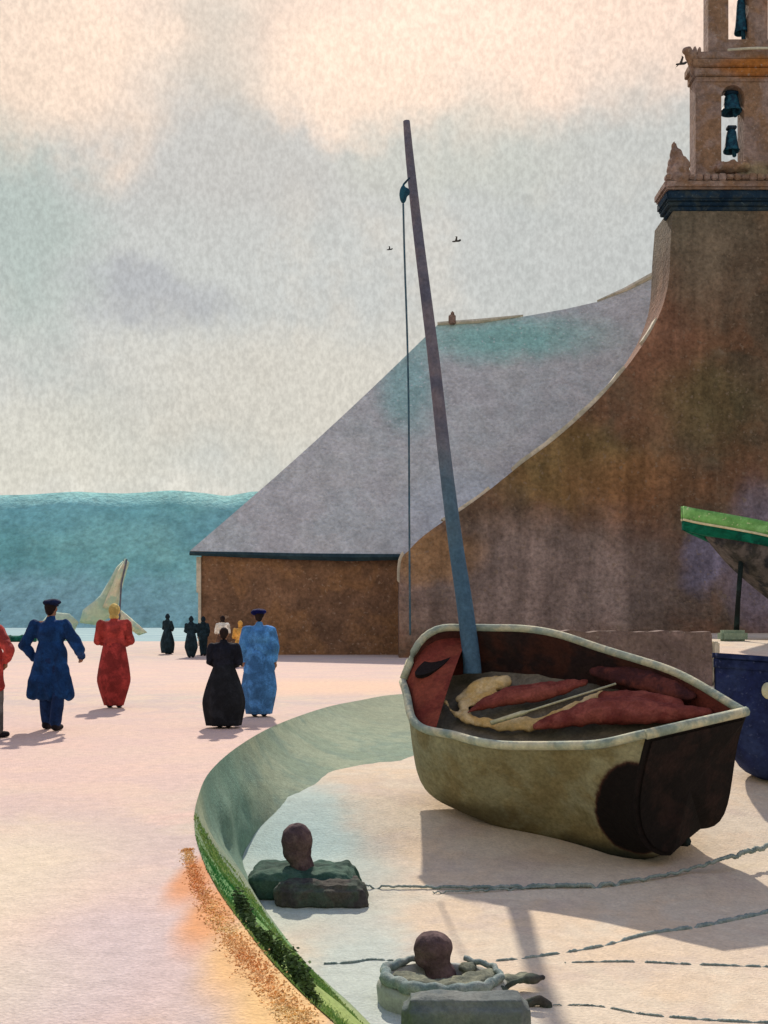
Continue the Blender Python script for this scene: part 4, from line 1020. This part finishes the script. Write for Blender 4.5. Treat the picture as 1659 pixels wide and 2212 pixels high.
    # headgear
    if hat == 'cap':
        bm = bmesh.new(); ell(bm, hc_+Vector((0, .01*k, .085*k)), (.112*k, .125*k, .052*k)); ell(bm, hc_+Vector((0, .01*k, .06*k)), (.086*k, .10*k, .05*k)); ell(bm, hc_+Vector((0, -.11*k, .045*k)), (.065*k, .06*k, .012*k))
        ell(bm, hc_+Vector((-.05*k, .03*k, .09*k)), (.10*k, .09*k, .05*k)); blob('cap', bm, .011*k, hatm, root, smooth=2, wr=.006, wsc=14)
    elif hat == 'beret':
        bm = bmesh.new(); ell(bm, hc_+Vector((0, .02*k, .075*k)), (.125*k, .13*k, .05*k)); ell(bm, hc_+Vector((0, .01*k, .05*k)), (.088*k, .10*k, .06*k)); ell(bm, hc_+Vector((.06*k, .03*k, .06*k)), (.08*k, .09*k, .05*k))
        blob('beret', bm, .011*k, hatm, root, smooth=2, wr=.006, wsc=14)
    elif hat == 'scarf':
        bm = bmesh.new(); ell(bm, hc_+Vector((0, .02*k, .022*k)), (.096*k, .105*k, .112*k), sub=3); ell(bm, hc_+Vector((0, .05*k, -.06*k)), (.075*k, .065*k, .075*k)); cap(bm, hc_+Vector((.05*k, .04*k, -.10*k)), .035*k, hc_+Vector((-.05*k, .04*k, -.10*k)), .035*k)
        for v in bm.verts:
            if v.co.y < hc_.y-.045*k and abs(v.co.x) < .07*k: v.co.y = hc_.y-.045*k
        blob('headscarf', bm, .011*k, hatm, root, smooth=3, wr=.006, wsc=16)
    elif hat == 'coif':
        bm = bmesh.new(); cap(bm, hc_+Vector((0, .02*k, .04*k)), .092*k, hc_+Vector((0, .03*k, .15*k)), .07*k); blob('coif', bm, .011*k, hatm, root, smooth=3, wr=.004, wsc=14)
    elif hat == 'hood':
        bm = bmesh.new(); cap(bm, hc_+Vector((0, .02*k, .02*k)), .115*k, hc_+Vector((0, .02*k, .10*k)), .07*k); ell(bm, S(0, .01, 1.48), (.13*k, .11*k, .09*k))
        blob('hood', bm, .02*k, hatm, root, smooth=2, wr=.01, wsc=10)
    return root
def gpt(u, v): p = gp(u, v, 0); return (p.x, p.y, 0)
navyc = cloth('navy_wool', (.08, .22, .40)); navyd = cloth('navy_wool_dark', (.09, .18, .33)); capc = cloth('blue_black_felt', (.07, .12, .24))
redc = cloth('brick_red_wool', (.62, .24, .22)); redd = cloth('deep_red_wool', (.55, .20, .19)); strawc = cloth('straw_yellow_linen', (.80, .70, .42), amp=.12)
blackc = cloth('black_wool', (.10, .11, .15)); blackd = cloth('black_skirt_cloth', (.12, .13, .15)); bluec = cloth('faded_blue_linen', (.30, .52, .74)); blued = cloth('blue_canvas', (.27, .47, .68))
beretc = cloth('ink_blue_beret', (.03, .06, .32)); tealb = cloth('teal_black_cloth', (.12, .19, .22), .06); white = cloth('white_linen', (.86, .85, .80), .04, .1)
greyt = cloth('grey_trousers', (.36, .35, .34)); ochrec = cloth('ochre_cloth', (.80, .62, .32), .04, .15); brownc = cloth('brown_cloth', (.36, .27, .22), .05)
person(gpt(110, 1577), 1.80, 'man in a long navy coat and cap walking away along the quay, arm bent', 172, 'man', navyc, navyd, 'cap', capc, arms='pocket', stride=.10, hw=.36, coat_len=.72, stance=.0, sc_x=1.12)
person(gpt(247, 1529), 1.80, 'woman in brick red dress and pale yellow headscarf standing on the quay', 185, 'woman', redc, redd, 'scarf', strawc, hem=.045, hw=.255, arms='front', apron=.45, sc_x=1.12)
person(gpt(484, 1572), 1.42, 'short woman in a full black dress beside the man in blue', 176, 'woman', blackc, blackd, None, None, hem=.045, hw=.355, arms='front', apron=.22, sc_x=1.1)
person(gpt(560, 1548), 1.70, 'man in a faded blue smock with dark blue beret beside the woman in black', 180, 'smock', bluec, blued, 'beret', beretc, hem=.05, hw=.27, arms='down', sc_x=1.1, apron=.3)
person(gpt(-24, 1592), 1.72, 'person in red jacket and grey trousers cut off by the left edge', 150, 'man', redc, greyt, 'cap', capc, arms='hips', hw=.3, coat_len=.60, stance=.09, stride=.05, sc_x=1.15)
person(gpt(362, 1413), 1.78, 'dark hooded figure far down the quay, leftmost of the three', 150, 'woman', tealb, tealb, 'hood', tealb, hem=.05, hw=.34, arms='front', vox=.02, apron=.2, sc_x=1.05)
person(gpt(413, 1421), 1.66, 'slim dark figure far down the quay, middle one of the three', 190, 'woman', tealb, tealb, 'hood', tealb, hem=.05, hw=.28, arms='front', vox=.02, apron=.5, sc_x=1.05)
person(gpt(439, 1417), 1.66, 'thin dark figure far down the quay, next to the chapel corner', 200, 'man', tealb, tealb, 'hood', tealb, arms='down', hw=.2, coat_len=.6, vox=.02)
person(gpt(481, 1430), 1.68, 'dark haired figure in a white collar seen just over the black-dressed woman', 180, 'woman', white, brownc, 'scarf', hair, hem=.1, hw=.3, arms='front', vox=.016)
person(gpt(519, 1440), 1.50, 'figure in ochre yellow behind the woman in black and the man in blue', 180, 'woman', ochrec, ochrec, 'scarf', ochrec, hem=.1, hw=.3, arms='front', vox=.016)

# ------------------------------------------------------------------ birds
def bird(u, v, Y, s, label, a=0.3):
    c = at(u, v, Y); bm = bmesh.new()
    cap(bm, c+Vector((-.16*s, 0, -.02*s)), .035*s, c+Vector((.16*s, 0, .02*s)), .05*s)
    for k in (1, -1):
        tube(bm, [c, c+Vector((.02*s, .25*s*k, .14*s)), c+Vector((-.10*s, .55*s*k, .05*s))], [.07*s, .05*s, .012*s], 6, .4)
    ell(bm, c+Vector((.2*s, 0, .05*s)), (.06*s, .05*s, .05*s))
    o = blob('bird', bm, .02*s, m_hulld, smooth=1); tag(o, label, 'bird', 'birds in the sky')
bird(1470, 138, 44, 1.0, 'small dark bird flying beside the cornice of the bell tower')
bird(985, 521, 44, .8, 'small dark bird in the sky right of the mast')
bird(841, 539, 44, .55, 'smallest dark bird, in the sky left of the halyard')

for o in list(C.objects):
    if o.type == 'MESH' and o.parent is None and 'label' not in o and 'kind' not in o: o['kind'] = 'structure'
